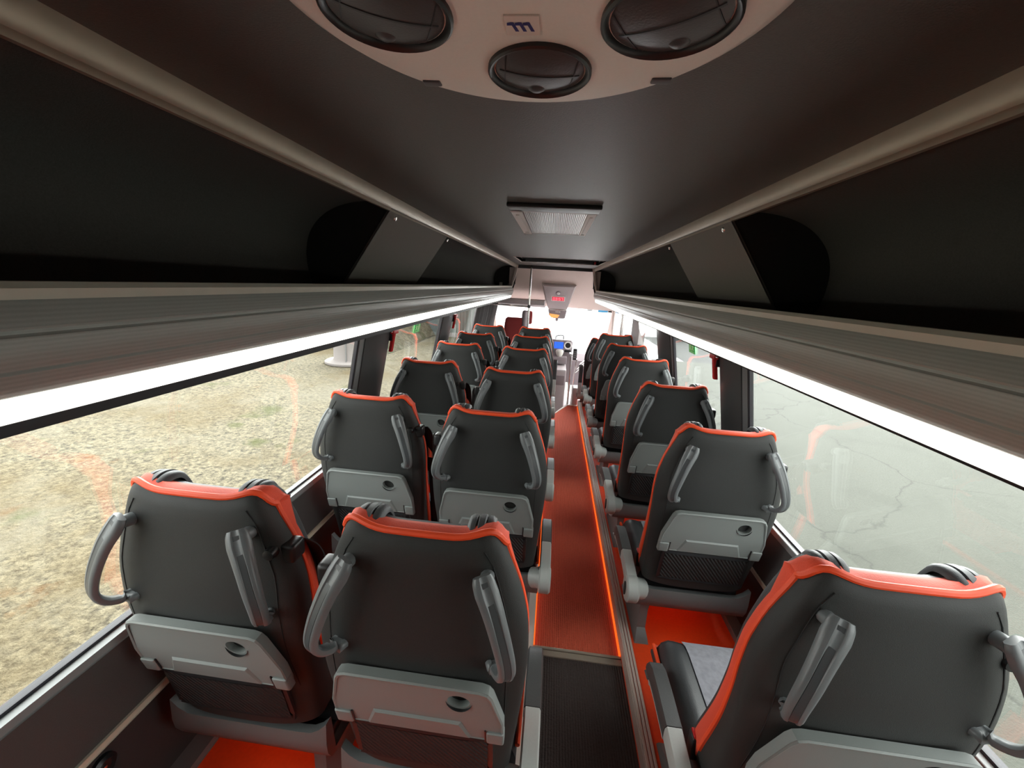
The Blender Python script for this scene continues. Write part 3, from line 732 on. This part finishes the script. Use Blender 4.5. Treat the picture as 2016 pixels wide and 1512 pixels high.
    for z, x0, x1, y0_, y1_ in ((ZS, -.030, .030, .10, .46), (ZS + .02, -.026, .026, .11, .45), (ZS + .05, -.018, .018, .14, .36), (.22, -.018, .018, .14, .30), (.285, -.020, .020, .13, .34)):
        rows.append([(ps * .165 + x0, y0_, z), (ps * .165 + x1, y0_, z), (ps * .165 + x1, y1_, z), (ps * .165 + x0, y1_, z)])
    b.grid(rows, 0, True); sh(b).build('pedestal', MT['shroud'], root, auto=30)
    # armrest on the aisle side
    if arm:
        x0 = arm * .250
        b = MB(); b.revolve([(0, -.024), (.048, -.024), (.054, -.018), (.054, .018), (.046, .026), (0, .026)], (x0, .075, .375), (1, 0, 0), 28)
        b.sweep([(arm * .20, .10, .36), (arm * .225, .09, .37), (x0, .075, .375)], [(.042 * math.cos(2 * PI * k / 14), .042 * math.sin(2 * PI * k / 14)) for k in range(14)], (0, 0, 1))
        hb = sh(b).build('armrest_hub', MT['armlight'], root, auto=40)
        q = MB().revolve([(0, .0275), (.016, .0275), (.016, .020)], (x0, .075, .375), (arm, 0, 0), 20)
        q.xform(lambda x, y, z: (x, .075 + (y - .075) * 1.0, .375 + (z - .375) * 1.9)); sh(q).build('hub_slot', MT['red'] if False else MT['blackmat'], hb)
        def rot(y, z):
            if not arm_up: return (y, z)
            a = math.radians(78); dy, dz = y - .075, z - .375
            return (.075 + dy * math.cos(a) - dz * math.sin(a), .375 + dy * math.sin(a) + dz * math.cos(a))
        def armbox(b, pts, hw, hh, mi=0):
            sec = [(-hw, -hh), (-hw, hh * .55), (-hw * .8, hh), (hw * .8, hh), (hw, hh * .55), (hw, -hh), (hw * .7, -hh * 1.2), (-hw * .7, -hh * 1.2)]
            P = [(x0, *rot(y, z)) for y, z in pts]
            up = (0, -math.sin(math.radians(78)), math.cos(math.radians(78))) if arm_up else (0, 0, 1)
            b.sweep(P, sec, up, mi)
        b = MB(); armbox(b, [(.045, .385), (.09, .405), (.16, .420), (.235, .428)], .0235, .022)
        ar = sh(b).build('armrest', MT['armlight'], root, auto=40)
        b = MB(); armbox(b, [(.235, .4285), (.33, .432), (.40, .430), (.425, .420), (.438, .400), (.436, .384)], .0245, .0225); sh(b).build('armrest_pad', MT['armpad'], ar, auto=50)
        b = MB(); armbox(b, [(.24, .404), (.33, .408), (.395, .404), (.412, .392)], .0225, .010); sh(b).build('armrest_underside', MT['armlight'], ar, auto=50)
    # shoulder belt: guide, strap, tongue
    b = MB(); x0 = belt * .198
    b.box(min(x0 - belt * .012, x0 + belt * .022), max(x0 - belt * .012, x0 + belt * .022), .022, .068, .955, 1.000, 0, .010)
    b.revolve([(0, .016), (.012, .014), (.014, 0), (.014, -.02)], (belt * .176, rear_y(.176, .985) + .004, .988), (0, -1, 0), 16)
    bg_ = sh(b).build('belt_guide', MT['black'], root)
    b = MB(); b.sweep(bez([(x0 + belt * .012, .075, .985), (x0 + belt * .026, .10, .94), (x0 + belt * .030, .135, .80), (x0 + belt * .026, .19, .60), (x0 + belt * .020, .22, .42)], 6), [(-.021, -.0012), (-.021, .0012), (.021, .0012), (.021, -.0012)], (.3 * belt, 1, .2)); st = sh(b).build('belt_strap', MT['blackmat'], bg_, auto=30)
    b = MB().box(min(x0 + belt * .004, x0 + belt * .042), max(x0 + belt * .004, x0 + belt * .042), .118, .124, .83, .90, 0, .002); sh(b).build('belt_tongue', MT['metal'], st)
    bb = MB().box(-belt * .20 - .012, -belt * .20 + .012, .20, .232, .39, .46, 0, .004); bk = sh(bb).build('belt_buckle', MT['black'], root)
    bb = MB().box(-belt * .20 - .009, -belt * .20 + .009, .203, .229, .456, .466, 0, .002); sh(bb).build('buckle_button', MT['red'], bk)
    return root

ordn = ['nearest', 'second', 'third', 'fourth', 'fifth', 'farthest']
win_y = [.700, 1.478, 2.262, 3.015, 3.70, 4.475]; ais_y = [.655, 1.413, 2.172, 2.99, 3.755, 4.51]; rig_y = [.657, 1.424, 2.104, 2.875, 3.582, 4.375]
def dup(proto, used, x, y, z, label, group):
    o = proto if not used[0] else copy_tree(proto)
    used[0] = True
    o.location = (rx(x), y, z); tag(o, label, 'coach seat', group); return o
protoW = build_seat(1, 0); u = [False]
WL = ['dark coach seat at the left window, nearest the camera, its window-side handle standing off', 'dark window seat on the left in front of the nearest left window seat', 'dark window seat on the left just past the first black pillar', 'dark window seat on the left, fourth back from the camera', 'dark window seat on the left beside the far black pillar, fifth back', 'farthest dark window seat on the left, below the red driver seat']
for i, y in enumerate(win_y): dup(protoW, u, -.742 if i == 0 else -.710, y, ZS, WL[i], 'window seats on the left')
protoA = build_seat(-1, 1); u = [False]
ALB = ['big black coach seat left of the aisle, nearest the camera, standing beside the dark mat', 'black seat left of the aisle, second back, beside the near end of the red carpet', 'black seat left of the aisle, third back from the camera', 'black seat left of the aisle, fourth back from the camera', 'black seat left of the aisle, fifth back, one before the farthest']
for i, y in enumerate(ais_y[:5]): dup(protoA, u, -.224 if i == 0 else (-.204 if i == 1 else -.196), y, ZS, ALB[i], 'aisle seats on the left')
protoU = build_seat(-1, 1, True); u = [False]
dup(protoU, u, -.196, ais_y[5], ZS, 'farthest black seat left of the aisle with its armrest folded up', 'aisle seats on the left')
protoR = build_seat(1, -1); u = [False]
RL = ['large dark single seat right of the aisle, nearest the camera, with grey cushion showing', 'dark single seat right of the aisle, second back, with a net pocket in view', 'dark single seat on the right beside the black pillar with the red hammer, third back', 'dark single seat on the right, fourth back, just past that pillar', 'dark single seat on the right, fifth back from the camera', 'dark single seat on the right, sixth back, half behind the fifth']
for i, y in enumerate(rig_y): dup(protoR, u, .657 if i < 5 else .672, y, ZS, RL[i], 'single seats on the right')
protoV = build_seat(1, -1, True); u = [False]
dup(protoV, u, .64, 5.02, ZS - .13, 'farthest and lowest single seat on the right, with its armrest folded up', 'single seats on the right')
structure(MB().box(AR + .005, .95, 4.95, 5.44, -.3, -.055).build('floor_front', MT['cabgrey'], smooth=False), 'lower floor under the farthest right seat', 'floor')

# ================================================================= EMERGENCY HAMMERS, STICKERS
def hammer(sx, y, zt_, label):
    x = sx * (wall_x(zt_) - .040)
    e = empty('emergency_hammer', (x, y, zt_), label, 'emergency hammer', 'emergency hammers')
    b = MB(); b.box(-.010, .010, -.011, .011, -.125, -.02, 0, .005); b.xform(lambda a, c, d: (a - sx * .19 * d * -1 * 0 + sx * -.19 * d, c, d)); b.build('hammer_handle', MT['red'], e)
    b = MB(); b.box(-.012, .012, -.032, .032, -.022, .004, 0, .005); b.build('hammer_head', MT['red'], e)
    b = MB(); b.revolve([(.006, 0), (.004, .010), (0, .014)], (0, -.031, -.009), (0, -1, 0), 10); b.build('hammer_tip', MT['metal'], e)
    b = MB(); b.box(sx * .010, sx * .030, -.014, .014, -.06, -.01, 0, .002); b.build('hammer_bracket', MT['black'], e)
hammer(-1, 2.19, rz(-.285), 'red emergency hammer on the first black pillar on the left')
hammer(-1, 3.63, rz(-.300), 'red emergency hammer on the far black pillar on the left')
hammer(1, 2.09, rz(-.285), 'red emergency hammer on the black pillar on the right')
def sticker(sx, y, z, label):
    e = empty('exit_sticker', (sx * (wall_x(z) + .010), y, z), label, 'sticker', 'emergency exit stickers')
    tl = -sx * .19
    def f(b): return b.xform(lambda a, c, d: (sx * a - sx * .19 * d * (1 if True else 0), c, d))
    f(MB().box(-.0012, .0, -.058, .058, -.042, .042)).build('sticker_sheet', MT['green'], e, smooth=False)
    b = MB()
    X0, X1 = -.0022, -.0012
    def pol(pts): b.prism([(p[0], p[1]) for p in pts], 0, X0, X1)
    for k in range(1):
        pol([(-.052, -.036), (-.052, -.032), (.052, -.032), (.052, -.036)]); pol([(-.052, .032), (-.052, .036), (.052, .036), (.052, .032)])
        pol([(.018, -.026), (.018, .026), (.044, .026), (.044, -.026)])                                   # door
        pol([(-.030, .016), (-.022, .024), (-.014, .016), (-.022, .008)])                                # head
        pol([(-.030, .006), (-.012, .006), (-.004, -.010), (.006, -.024), (-.002, -.026), (-.014, -.012), (-.026, -.026), (-.036, -.024), (-.022, -.008)])   # running legs and body
        pol([(-.044, -.004), (-.042, -.001), (-.012, .005), (.006, .000), (.006, -.004), (-.014, -.000)])      # arms
    f(b).build('sticker_sign', MT['greenlight'], e, smooth=False)
sticker(-1, 2.745, rz(-.325), 'green running man exit sticker on the second left window')
sticker(1, 2.60, rz(-.315), 'green running man exit sticker on the second right window')

# ================================================================= CAB
# header over the windscreen
b = MB(); pr = [(5.42, .232), (5.6, .215), (5.9, .15), (6.2, .055), (6.5, -.10), (6.68, -.22), (6.82, -.335)]
rows = []
for y, z in pr: rows.append([(x, y + .0, rz(z) + .0 - .03 * abs(x) ** 3) for x in (-1.02, -.8, -.5, -.25, 0, .25, .5, .8, 1.02)])
b.grid(rows); b.grid([[(x, y + .05, z + .05) for x, y, z in r] for r in rows]); b.add(rows[0] , [])
structure(b.build('wall_front', MT['header'], smooth=True), 'beige headlining sloping down to the windscreen', 'headlining')
b = MB().box(-.50, .54, 5.415, 5.435, rz(.195), rz(.240), 0, .003); structure(b.build('trim_1', MT['groove']), 'dark seam between ceiling and headlining', 'trim')
# driver side curtain, front pillars
cz0, cz1 = rz(-1.0), rz(-.19)
rows = []
for i in range(81):
    y = 4.72 + 1.62 * i / 80
    off = .022 * math.sin(i * .62) + .010 * math.sin(i * 1.7)
    rows.append([(-(wall_x(z) - .03 + off * (1 if z < cz1 else .6)), y, z) for z in (cz0, rz(-.6), rz(-.4), cz1)])
b = MB(); b.grid(rows); b.grid([[(x - .006, y, z) for x, y, z in r] for r in rows])
tag(b.build('side_curtain', MT['curtain'], auto=180), 'dark grey gathered curtain in front of the last left window', 'curtain')
structure(MB().prism([(4.28, rz(-.9)), (4.70, rz(-.9)), (4.70, rz(-.17)), (4.28, rz(-.17))], 0, .908, .97).build('pillar', MT['cabgrey'], smooth=False), 'grey front pillar behind the entrance door', 'pillar')
# right-hand entrance door with glass
e = structure(MB().box(.90, .94, 4.72, 6.15, -.35, rz(-.95), 0, .01).build('door_1', MT['cabgrey']), 'pale lower panel of the front entrance door', 'door')
MB().box(.89, .93, 6.10, 6.22, rz(-.95), rz(-.2), 0, .01).build('door_post', MT['header'], e)
MB().box(.88, .92, 5.30, 5.36, rz(-.95), rz(-.2), 0, .01).build('door_bar', MT['metal'], e)
MB().box(.90, .905, 4.72, 6.12, rz(-.95), rz(-.2)).build('door_glass', MT['glassf'], e)
MB().box(.89, .95, 4.70, 6.2, rz(-.2), rz(-.14), 0, .01).build('door_header', MT['header'], e)
# windscreen, its posts
b = MB(); rows = [[(x, y + .10 - .12 * x * x + dy, z) for x in (-.98, -.7, -.35, 0, .35, .7, .98)] for y, z, dy in ((6.80, rz(-.32), 0), (7.50, .60, 0))]
b.grid(rows); b.grid([[(x, y + .006, z) for x, y, z in r] for r in rows])
ws_ = structure(b.build('window_7', MT['glassf'], smooth=True), 'wide windscreen at the front of the bus', 'window')
for sx in (-1, 1):
    b = MB(); b.sweep([(sx * 1.0, 6.72, rz(-.30)), (sx * 1.0, 7.45, .55)], [(-.05, -.05), (-.05, .05), (.05, .05), (.05, -.05)], (sx, 0, 0))
    structure(b.build('pillar', MT['header'], smooth=False), 'beige %s windscreen post' % ('left' if sx < 0 else 'right'), 'pillar')
structure(MB().box(-1.0, -.96, 6.35, 7.4, -.3, rz(-.95)).box(-1.0, -.96, 6.35, 6.43, rz(-.95), rz(-.2)).box(-1.0, -.9, 6.3, 7.3, rz(-.24), rz(-.14)).build('door_2', MT['cabgrey'], smooth=False), 'driver door panel under its window', 'door')
structure(MB().box(-.985, -.98, 6.43, 7.3, rz(-.95), rz(-.24)).build('window_8', MT['glassf'], smooth=False), 'side window beside the driver seat', 'window')
b = MB().box(rx(.70), rx(.855), 6.835, 6.838, rz(-.375), rz(-.345)).build('toll_sticker', MT['bluesticker'], smooth=False)
b.location = (0, -.035, -.0); tag(b, 'blue strip sticker at the top right of the windscreen', 'sticker')
b = MB().box(rx(.86), rx(.925), -.004, .004, rz(-.372), rz(-.345), 0, .003).build('toll_tag', MT['black']); b.location = (0, 6.79, 0)
tag(b, 'small dark tag beside the blue windscreen sticker', 'tag')
# cab floor and dashboard
structure(MB().box(-1.0, 1.0, 5.0, 7.4, -.36, -.30).build('floor_cab', MT['cabfloor'], smooth=False), 'grey floor of the cab and entrance', 'floor')
b = MB(); b.prism([(4.98, -.3), (4.98, -.001), (4.99, -.001), (4.99, -.3)], 0, AL, rx(.10))
b.add([(rx(.10), 4.985, .004), (rx(.10), 5.02, .004), (rx(.262), 5.455, .004), (rx(.28), 5.425, .004), (rx(.10), 4.985, -.3), (rx(.10), 5.02, -.3), (rx(.262), 5.455, -.3), (rx(.28), 5.425, -.3)], [(0, 1, 2, 3), (1, 2, 6, 5), (0, 3, 7, 4)])
b.box(rx(.265), AR, 5.425, 5.46, -.3, .004)
b.box(AL, rx(.105), 4.985, 5.02, -.3, .004)
tag(b.build('step_edge', MT['step'], smooth=False), 'pale angled step edge at the front end of the red carpet', 'step edge')
e = empty('dashboard', (0, 6.35, .3), 'grey dashboard with blue screen and round air vent at the front', 'dashboard')
b = MB()
b.prism([(.05, -.2), (.0, .20), (-.05, .40), (-.02, .46), (.25, .42), (1.1, .34), (1.1, -.2)], 0, rx(-.82), rx(.315))
b.prism([(.30, -.3), (.25, .12), (.40, .22), (1.1, .24), (1.1, -.3)], 0, rx(.315), rx(.92))
b.build('dash_body', MT['dash'], e, smooth=False)
b = MB().box(rx(.0), rx(.30), -.085, 0.02, .28, .485, 0, .02); ct = b.build('centre_panel', MT['dash'], e)
MB().box(rx(.035), rx(.175), -.092, -.084, .35, .45, 0, .003).build('screen', MT['screen'], ct)
b = MB()
for k, (wid, zz) in enumerate(((.05, .435), (.07, .42), (.045, .405), (.06, .39), (.03, .372))): b.box(rx(.075), rx(.075) + wid, -.0935, -.0925, zz - .003, zz + .003)
b.build('screen_line', MT['bluesticker'], ct, smooth=False)
b = MB().revolve([(.040, 0), (.057, -.006), (.062, -.014), (.050, -.018), (.040, -.010)], (rx(.243), -.088, .407), (0, 1, 0), 28); b.build('vent_ring', MT['white'], ct)
b = MB().revolve([(.0, -.004), (.042, -.004)], (rx(.243), -.088, .407), (0, 1, 0), 28).box(rx(.243) - .032, rx(.243) + .032, -.100, -.090, .402, .412); b.build('vent_core', MT['black'], ct)
MB().box(rx(.20), rx(.295), -.092, -.080, .30, .335, 0, .004).build('switch_panel', MT['black'], ct)
b = MB().tube(bez([(rx(.05), -.02, .48), (rx(.06), -.02, .53), (rx(.16), -.02, .545), (rx(.17), -.02, .48)], 6), .008, 8); b.build('phone_holder', MT['black'], e)
b = MB().box(rx(.335), rx(.395), -.02, .02, .18, .36, 0, .01); 
hs = b.build('handset', MT['black']); hs.location = (0, 6.30, .36 - .06); tag(hs, 'black handset with buttons hanging right of the dashboard', 'handset')
b = MB()
for r_ in range(4):
    for c_ in range(2): b.box(rx(.350) + c_ * .02, rx(.350) + c_ * .02 + .012, -.026, -.019, .215 + r_ * .03, .232 + r_ * .03)
b.build('handset_button', MT['stripgrey'], hs, smooth=False)
e = empty('paper_cup', (rx(.125), 6.17, .545), 'rounded pale cup under the dashboard screen', 'cup')
MB().revolve([(0, 0), (.035, 0), (.050, .03), (.060, .07), (.055, .092), (.040, .105), (0, .108)], (0, 0, 0), (0, 0, 1), 24).build('cup_body', MT['tile'], e)
b = MB().box(rx(.02), rx(.24), 6.10, 6.245, .44, .545, 0, .01); tag(b.build('centre_shelf', MT['dash']), 'grey shelf carrying the pale cup below the screen', 'shelf')
b = MB().box(rx(.03), rx(.235), 5.75, 6.26, -.30, .42, 0, .02); e = tag(b.build('engine_cover', MT['cabgrey']), 'grey centre console box standing on the cab floor', 'console')
MB().box(rx(.05), rx(.215), 5.742, 5.752, .20, .34, 0, .004).build('box_drawer', MT['dash'], e)
# entrance poles
e = empty('entrance_rail', (0, 5.6, 0), 'chrome grab rail beside the entrance steps right of the console box', 'grab rail')
MB().tube(bez([(rx(.282), 0, -.30), (rx(.282), 0, .2), (rx(.278), 0, .60), (rx(.277), .02, .66), (rx(.265), .15, .67)], 8), .013, 12).build('rail_tube', MT['metal'], e)
MB().revolve([(0, .03), (.02, .025), (.02, -.01)], (rx(.277), .02, .66), (0, 0, 1), 14).build('rail_knob', MT['metal'], e)
e = empty('entrance_rail', (0, 5.95, 0), 'second chrome rail in front of the entrance door', 'grab rail')
b = MB().tube([(rx(.34), 0, -.3), (rx(.36), 0, .30), (rx(.38), 0, .56)], .010, 10)
for k in range(3): b.tube([(rx(.36) + k * .03, 0, .34 + k * .07), (rx(.50) + k * .02, .1, .46 + k * .05)], .008, 8)
b.build('rail_tube', MT['metal'], e)
b = MB().box(rx(.335), rx(.41), 5.47, 5.66, -.30, .24, 0, .01); tag(b.build('step_box', MT['cabgrey']), 'pale box standing on the lower floor beyond the step edge', 'box')
b = MB().revolve([(.26, 0), (.25, .12), (.20, .22), (.10, .28), (0, .29)], (rx(.66), 5.74, -.30), (0, 0, 1), 28); tag(b.build('wheel_arch', MT['cabgrey']), 'rounded grey wheel arch cover by the entrance', 'wheel arch')
# partition pole and bars behind the driver
e = empty('partition_pole', (rx(-.335), 5.40, 0), 'thin metal pole from ceiling to floor behind the driver seat', 'pole')
MB().tube([(0, 0, PLAT), (0, 0, rz(.232))], .013, 12).build('pole_tube', MT['metal'], e)
MB().revolve([(.026, 0), (.026, .012), (.014, .03)], (0, 0, rz(.206)), (0, 0, 1), 16).build('pole_flange', MT['groove'], e)
MB().revolve([(.020, 0), (.020, .03), (.014, .04)], (0, 0, rz(-.30)), (0, 0, 1), 16).build('pole_clamp', MT['groove'], e)
b = MB().tube([(rx(-.337), 5.40, rz(-.285)), (rx(-.86), 5.40, rz(-.275))], .011, 10); tag(b.build('partition_bar', MT['metal']), 'horizontal metal bar running from the pole to the left wall', 'bar')
structure(MB().box(-1.0, AL, 5.02, 5.45, -.3, PLAT).build('floor_driver', MT['cabgrey'], smooth=False), 'grey step behind the driver', 'floor')
b = MB().box(rx(-.33), rx(-.345), 5.41, 5.42, PLAT, rz(-.9)).box(rx(-.90), rx(-.345), 5.405, 5.42, PLAT, rz(-.88), 0, .004); tag(b.build('driver_partition', MT['cabgrey']), 'low grey partition behind the driver seat', 'partition')
# overhead shelf of the driver
e = empty('overhead_shelf', (rx(-.55), 6.0, rz(-.24)), 'dark overhead shelf above the driver with an oval opening', 'shelf')
MB().prism([(-.30, .03), (-.28, -.03), (.5, -.10), (.5, .02)], 0, -.24, .40).build('shelf_body', MT['cabgrey'], e, smooth=False)
b = MB().revolve([(0, .015), (.10, .012), (.12, 0)], (.20, -.18, .02), (0, 0, 1), 24); b.build('shelf_tray', MT['header'], e)
# driver seat
e = empty('driver_seat', (rx(-.56), 6.0, -.30), 'red driver seat seen from behind at the front left', 'driver seat')
b = MB(); rows = []
for z, hw_, th_ in ((.85, .165, .05), (1.1, .165, .06), (1.30, .155, .06), (1.375, .145, .05), (1.40, .12, .03)):
    rows.append([(hw_ * math.copysign(abs(math.cos(a)) ** .5, math.cos(a)), th_ * math.copysign(abs(math.sin(a)) ** .5, math.sin(a)) , z) for a in [2 * PI * k / 28 for k in range(28)]])
b.grid(rows, 0, True); b.add(rows[-1], [tuple(range(28))]); b.build('backrest', MT['drv'], e, auto=60)
b = MB(); rows = []
for z, hw_, th_ in ((.80, .045, .09), (1.2, .045, .09), (1.42, .045, .08), (1.49, .04, .06), (1.51, .02, .03)):
    rows.append([(.135 + hw_ * math.cos(a), .01 + th_ * math.sin(a), z) for a in [2 * PI * k / 20 for k in range(20)]])
b.grid(rows, 0, True); b.add(rows[-1], [tuple(range(20))]); b.build('belt_pillar', MT['dash'], e)
b = MB().box(.09, .24, .10, .20, 1.30, 1.50, 0, .04); b.build('headrest', MT['drv'], e)
MB().box(-.22, .22, -.06, .26, .62, .80, 0, .05).build('seat_cushion', MT['drv'], e)
MB().box(-.18, .18, -.05, .24, 0, .64, 0, .02).build('seat_base', MT['black'], e)
# header console with clock
e = empty('header_console', (rx(.039), 6.15, rz(0)), 'grey console on the headlining with round sensor and red digital clock', 'console')
b = MB()
T_ = [(-.250, -.02, -.005), (.250, -.02, .005), (.165, .30, -.350), (-.155, .30, -.350)]
T2 = [(-.225, .02, .03), (.225, .02, .03), (.20, .60, -.24), (-.20, .60, -.24)]
T_ = [(-.225, .03, -.015), (.225, .03, -.005), (.150, .36, -.345), (-.145, .36, -.345)]
T2 = [(-.255, .10, .02), (.255, .10, .02), (.21, .62, -.22), (-.21, .62, -.22)]
b.add(T_ + T2, [(0, 1, 2, 3), (4, 7, 6, 5), (0, 4, 5, 1), (1, 5, 6, 2), (2, 6, 7, 3), (3, 7, 4, 0)])
b.build('console_body', MT['cabgrey'], e, smooth=False)
nrm = Vector((0, -.72, -.70)); nrm.normalize(); upv = Vector((0, -.70, .72)).normalized()
def plate(u, v, d):             # a point on the sloping face: u across, v up the face from its middle, d out of it
    c = Vector((0, .195, -.178)); return c + Vector((1, .0, 0)) * u + upv * v + nrm * d
def pbox(b, u0, u1, v0, v1, d0, d1, mi=0):
    vs = [plate(a, c, d) for a in (u0, u1) for c in (v0, v1) for d in (d0, d1)]
    b.add(vs, [(0, 1, 3, 2), (4, 6, 7, 5), (0, 4, 5, 1), (2, 3, 7, 6), (0, 2, 6, 4), (1, 5, 7, 3)], mi); return b
b = MB(); pbox(b, -.105, .105, -.058, .040, -.01, .008); cf = b.build('clock_frame', MT['white'], e, smooth=False)
b = MB(); pbox(b, -.090, .090, -.046, .030, .004, .011); b.build('clock_window', MT['clock'], cf, smooth=False)
SEG = {'0': 'abcdef', '3': 'abcdg', '5': 'acdfg', '7': 'abc', '1': 'bc'}
b = MB()
for ch, u0 in zip('0357', (-.076, -.040, .010, .046)):
    wd, ht, t = .026, .052, .0055; v0 = -.034
    sg = {'a': (0, wd, ht - t, ht), 'd': (0, wd, 0, t), 'g': (0, wd, ht / 2 - t / 2, ht / 2 + t / 2), 'f': (0, t, ht / 2, ht), 'e': (0, t, 0, ht / 2), 'b': (wd - t, wd, ht / 2, ht), 'c': (wd - t, wd, 0, ht / 2)}
    for k in SEG[ch]:
        a = sg[k]; pbox(b, u0 + a[0], u0 + a[1], v0 + a[2], v0 + a[3], .011, .012)
for v0 in (-.022, -.002): pbox(b, -.004, .002, v0, v0 + .006, .011, .012)
b.build('clock_digits', MT['digit'], cf, smooth=False)
b = MB().revolve([(.040, -.01), (.040, .010), (.030, .014), (.026, .008), (0, .008)], plate(-.003, .105, 0), nrm, 24); sn = b.build('sensor_ring', MT['dash'], e)
b = MB().revolve([(0, .013), (.020, .012), (.027, .008)], plate(.000, .105, .004), nrm, 16); b.build('sensor_lens', MT['white'], sn)
b = MB().box(-.14, .15, .40, .52, -.375, -.345, 0, .008); b.build('lamp_rim', MT['metal'], e)
e = empty('header_lamp', (rx(.046), 6.62, rz(-.375)), 'dark hanging lamp unit with an orange tag under the header console', 'lamp')
MB().prism([(-.145, 0), (.145, 0), (.125, -.115), (.10, -.125), (-.06, -.125), (-.13, -.08)], 1, -.04, .04).build('lamp_body', MT['dash'], e, smooth=False)
MB().prism([(-.125, -.055), (.035, -.07), (.01, -.115), (-.10, -.115)], 1, -.052, -.040).build('orange_tag', MT['lens'], e, smooth=False)
MB().revolve([(0, -.175), (.02, -.165), (.025, -.14), (.018, -.12)], (0, 0, 0), (0, 0, 1), 14).build('lamp_knob', MT['dash'], e)
b = MB()
for k in range(3): b.box(-.03 + k * .028, -.012 + k * .028, -.046, -.04, -.03, -.016, 0, .002)
b.build('lamp_button', MT['white'], e)

# ================================================================= OUTSIDE
ZG = rz(-2.10)
structure(MB().box(-60, -1.3, -40, 90, ZG - .1, ZG).build('ground_gravel', MT['gravel'], smooth=False), 'bright gravel yard outside the left windows', 'ground')
structure(MB().box(-1.3, 60, -40, 13.2, ZG - .1, ZG).build('ground_asphalt', MT['asphalt'], smooth=False), 'pale cracked asphalt outside the right windows', 'ground')
structure(MB().box(4.2, 60, 13.2, 20, ZG - .1, ZG - .002).build('ground_road', MT['road'], smooth=False), 'dark road strip beyond the pale asphalt', 'ground')
structure(MB().box(-3.0, 4.2, 13.2, 90, ZG - .1, ZG + .004).build('ground_forecourt', MT['concrete'], smooth=False), 'concrete ahead of the bus, its glare put into the pale colour', 'ground')  # near-white ground colour stands in for the glare ahead
structure(MB().box(4.2, 60, 20, 90, ZG - .1, ZG - .004).build('ground_verge', MT['concrete'], smooth=False), 'pale ground beyond the dark road', 'ground')
structure(MB().box(5.0, 30, 20.0, 20.3, ZG, ZG + .9, 0, .02).build('ground_wall', MT['block'], smooth=False), 'low wall beyond the dark road', 'wall')
# concrete drum
e = empty('concrete_drum', (rx(-4.85), 9.35, ZG), 'pale round concrete drum with a flange on the gravel', 'drum')
MB().revolve([(0, 0), (.56, 0), (.58, .02), (.58, .06), (.55, .08), (.40, .09), (.375, .12), (.37, .9), (.40, .95), (.40, 1.05), (0, 1.05)], (0, 0, 0), (0, 0, 1), 40).build('drum_body', MT['block'], e, auto=40)
MB().box(.08, .10, -.40, -.36, .09, .95, 0, .004).build('drum_seam', MT['stripgrey'], e)
# rubble slope
rows = []
rnd = random.Random(3)
for i in range(41):
    x = -13 + 8.6 * i / 40; r = []
    for j in range(41):
        y = 10.4 + 4.7 * j / 40
        h = 2.6 * max(0, min(1, (y - 10.4 + .5 * math.sin(x * 1.3)) / 4.5)) ** .8 * max(0, min(1, (-4.35 - x) / 1.6))
        r.append((x, y, ZG - .03 + h * (1 + .12 * math.sin(x * 3 + y * 2)) + (rnd.random() - .5) * .16 * min(1, h * 2)))
    rows.append(r)
b = MB().grid(rows)
tag(b.build('rubble_bank', MT['rubble'], auto=180), 'bank of rubble and dry plants rising behind the gravel on the left', 'bank')
# corrugated building ahead left
e = empty('clad_building', (rx(-3.3), 15.2, ZG), 'pale green corrugated building ahead on the left', 'building')
b = MB(); rows = []
n_ = 60
pts = []
for k in range(n_):
    x = -1.05 + 1.9 * k / n_; d = .035 if (k % 4) in (0, 1) else 0.0
    pts.append((x, -d))
b.grid([[(x, y, z) for x, y in pts] for z in (0.12, 4.5)]); b.box(-1.05, .82, .02, 4, 0.0, 4.5)
b.build('clad_wall', MT['cladding'], e, smooth=False)
MB().box(-1.06, .83, -.05, .03, 0, .16).build('clad_plinth', MT['block'], e)
b = MB().box(-1.75, -1.08, .2, 1.2, 0, 4.2, 0, .01); b.build('side_annex', MT['claddingblue'], e)
# parked car far ahead
e = empty('parked_car', (4.6, 40.0, ZG), 'faint grey car parked far ahead, seen through the windscreen', 'car')
b = MB().prism([(-2.1, .3), (-2.1, .75), (-1.3, .85), (-.7, 1.38), (.8, 1.40), (1.5, .92), (2.1, .82), (2.15, .3)], 1, -.85, .85); b.build('body', MT['car'], e, smooth=False)
b = MB().prism([(-1.1, .9), (-.62, 1.30), (.74, 1.32), (1.25, .92)], 1, -.87, .87); b.build('side_glass', MT['carglass'], e, smooth=False)
for wx in (-1.3, 1.3):
    for wy in (-.88, .68): MB().revolve([(0, 0), (.33, 0), (.33, .2), (0, .2)], (wx, wy, .33), (0, 1, 0), 20).build('wheel', MT['tyre'], e)
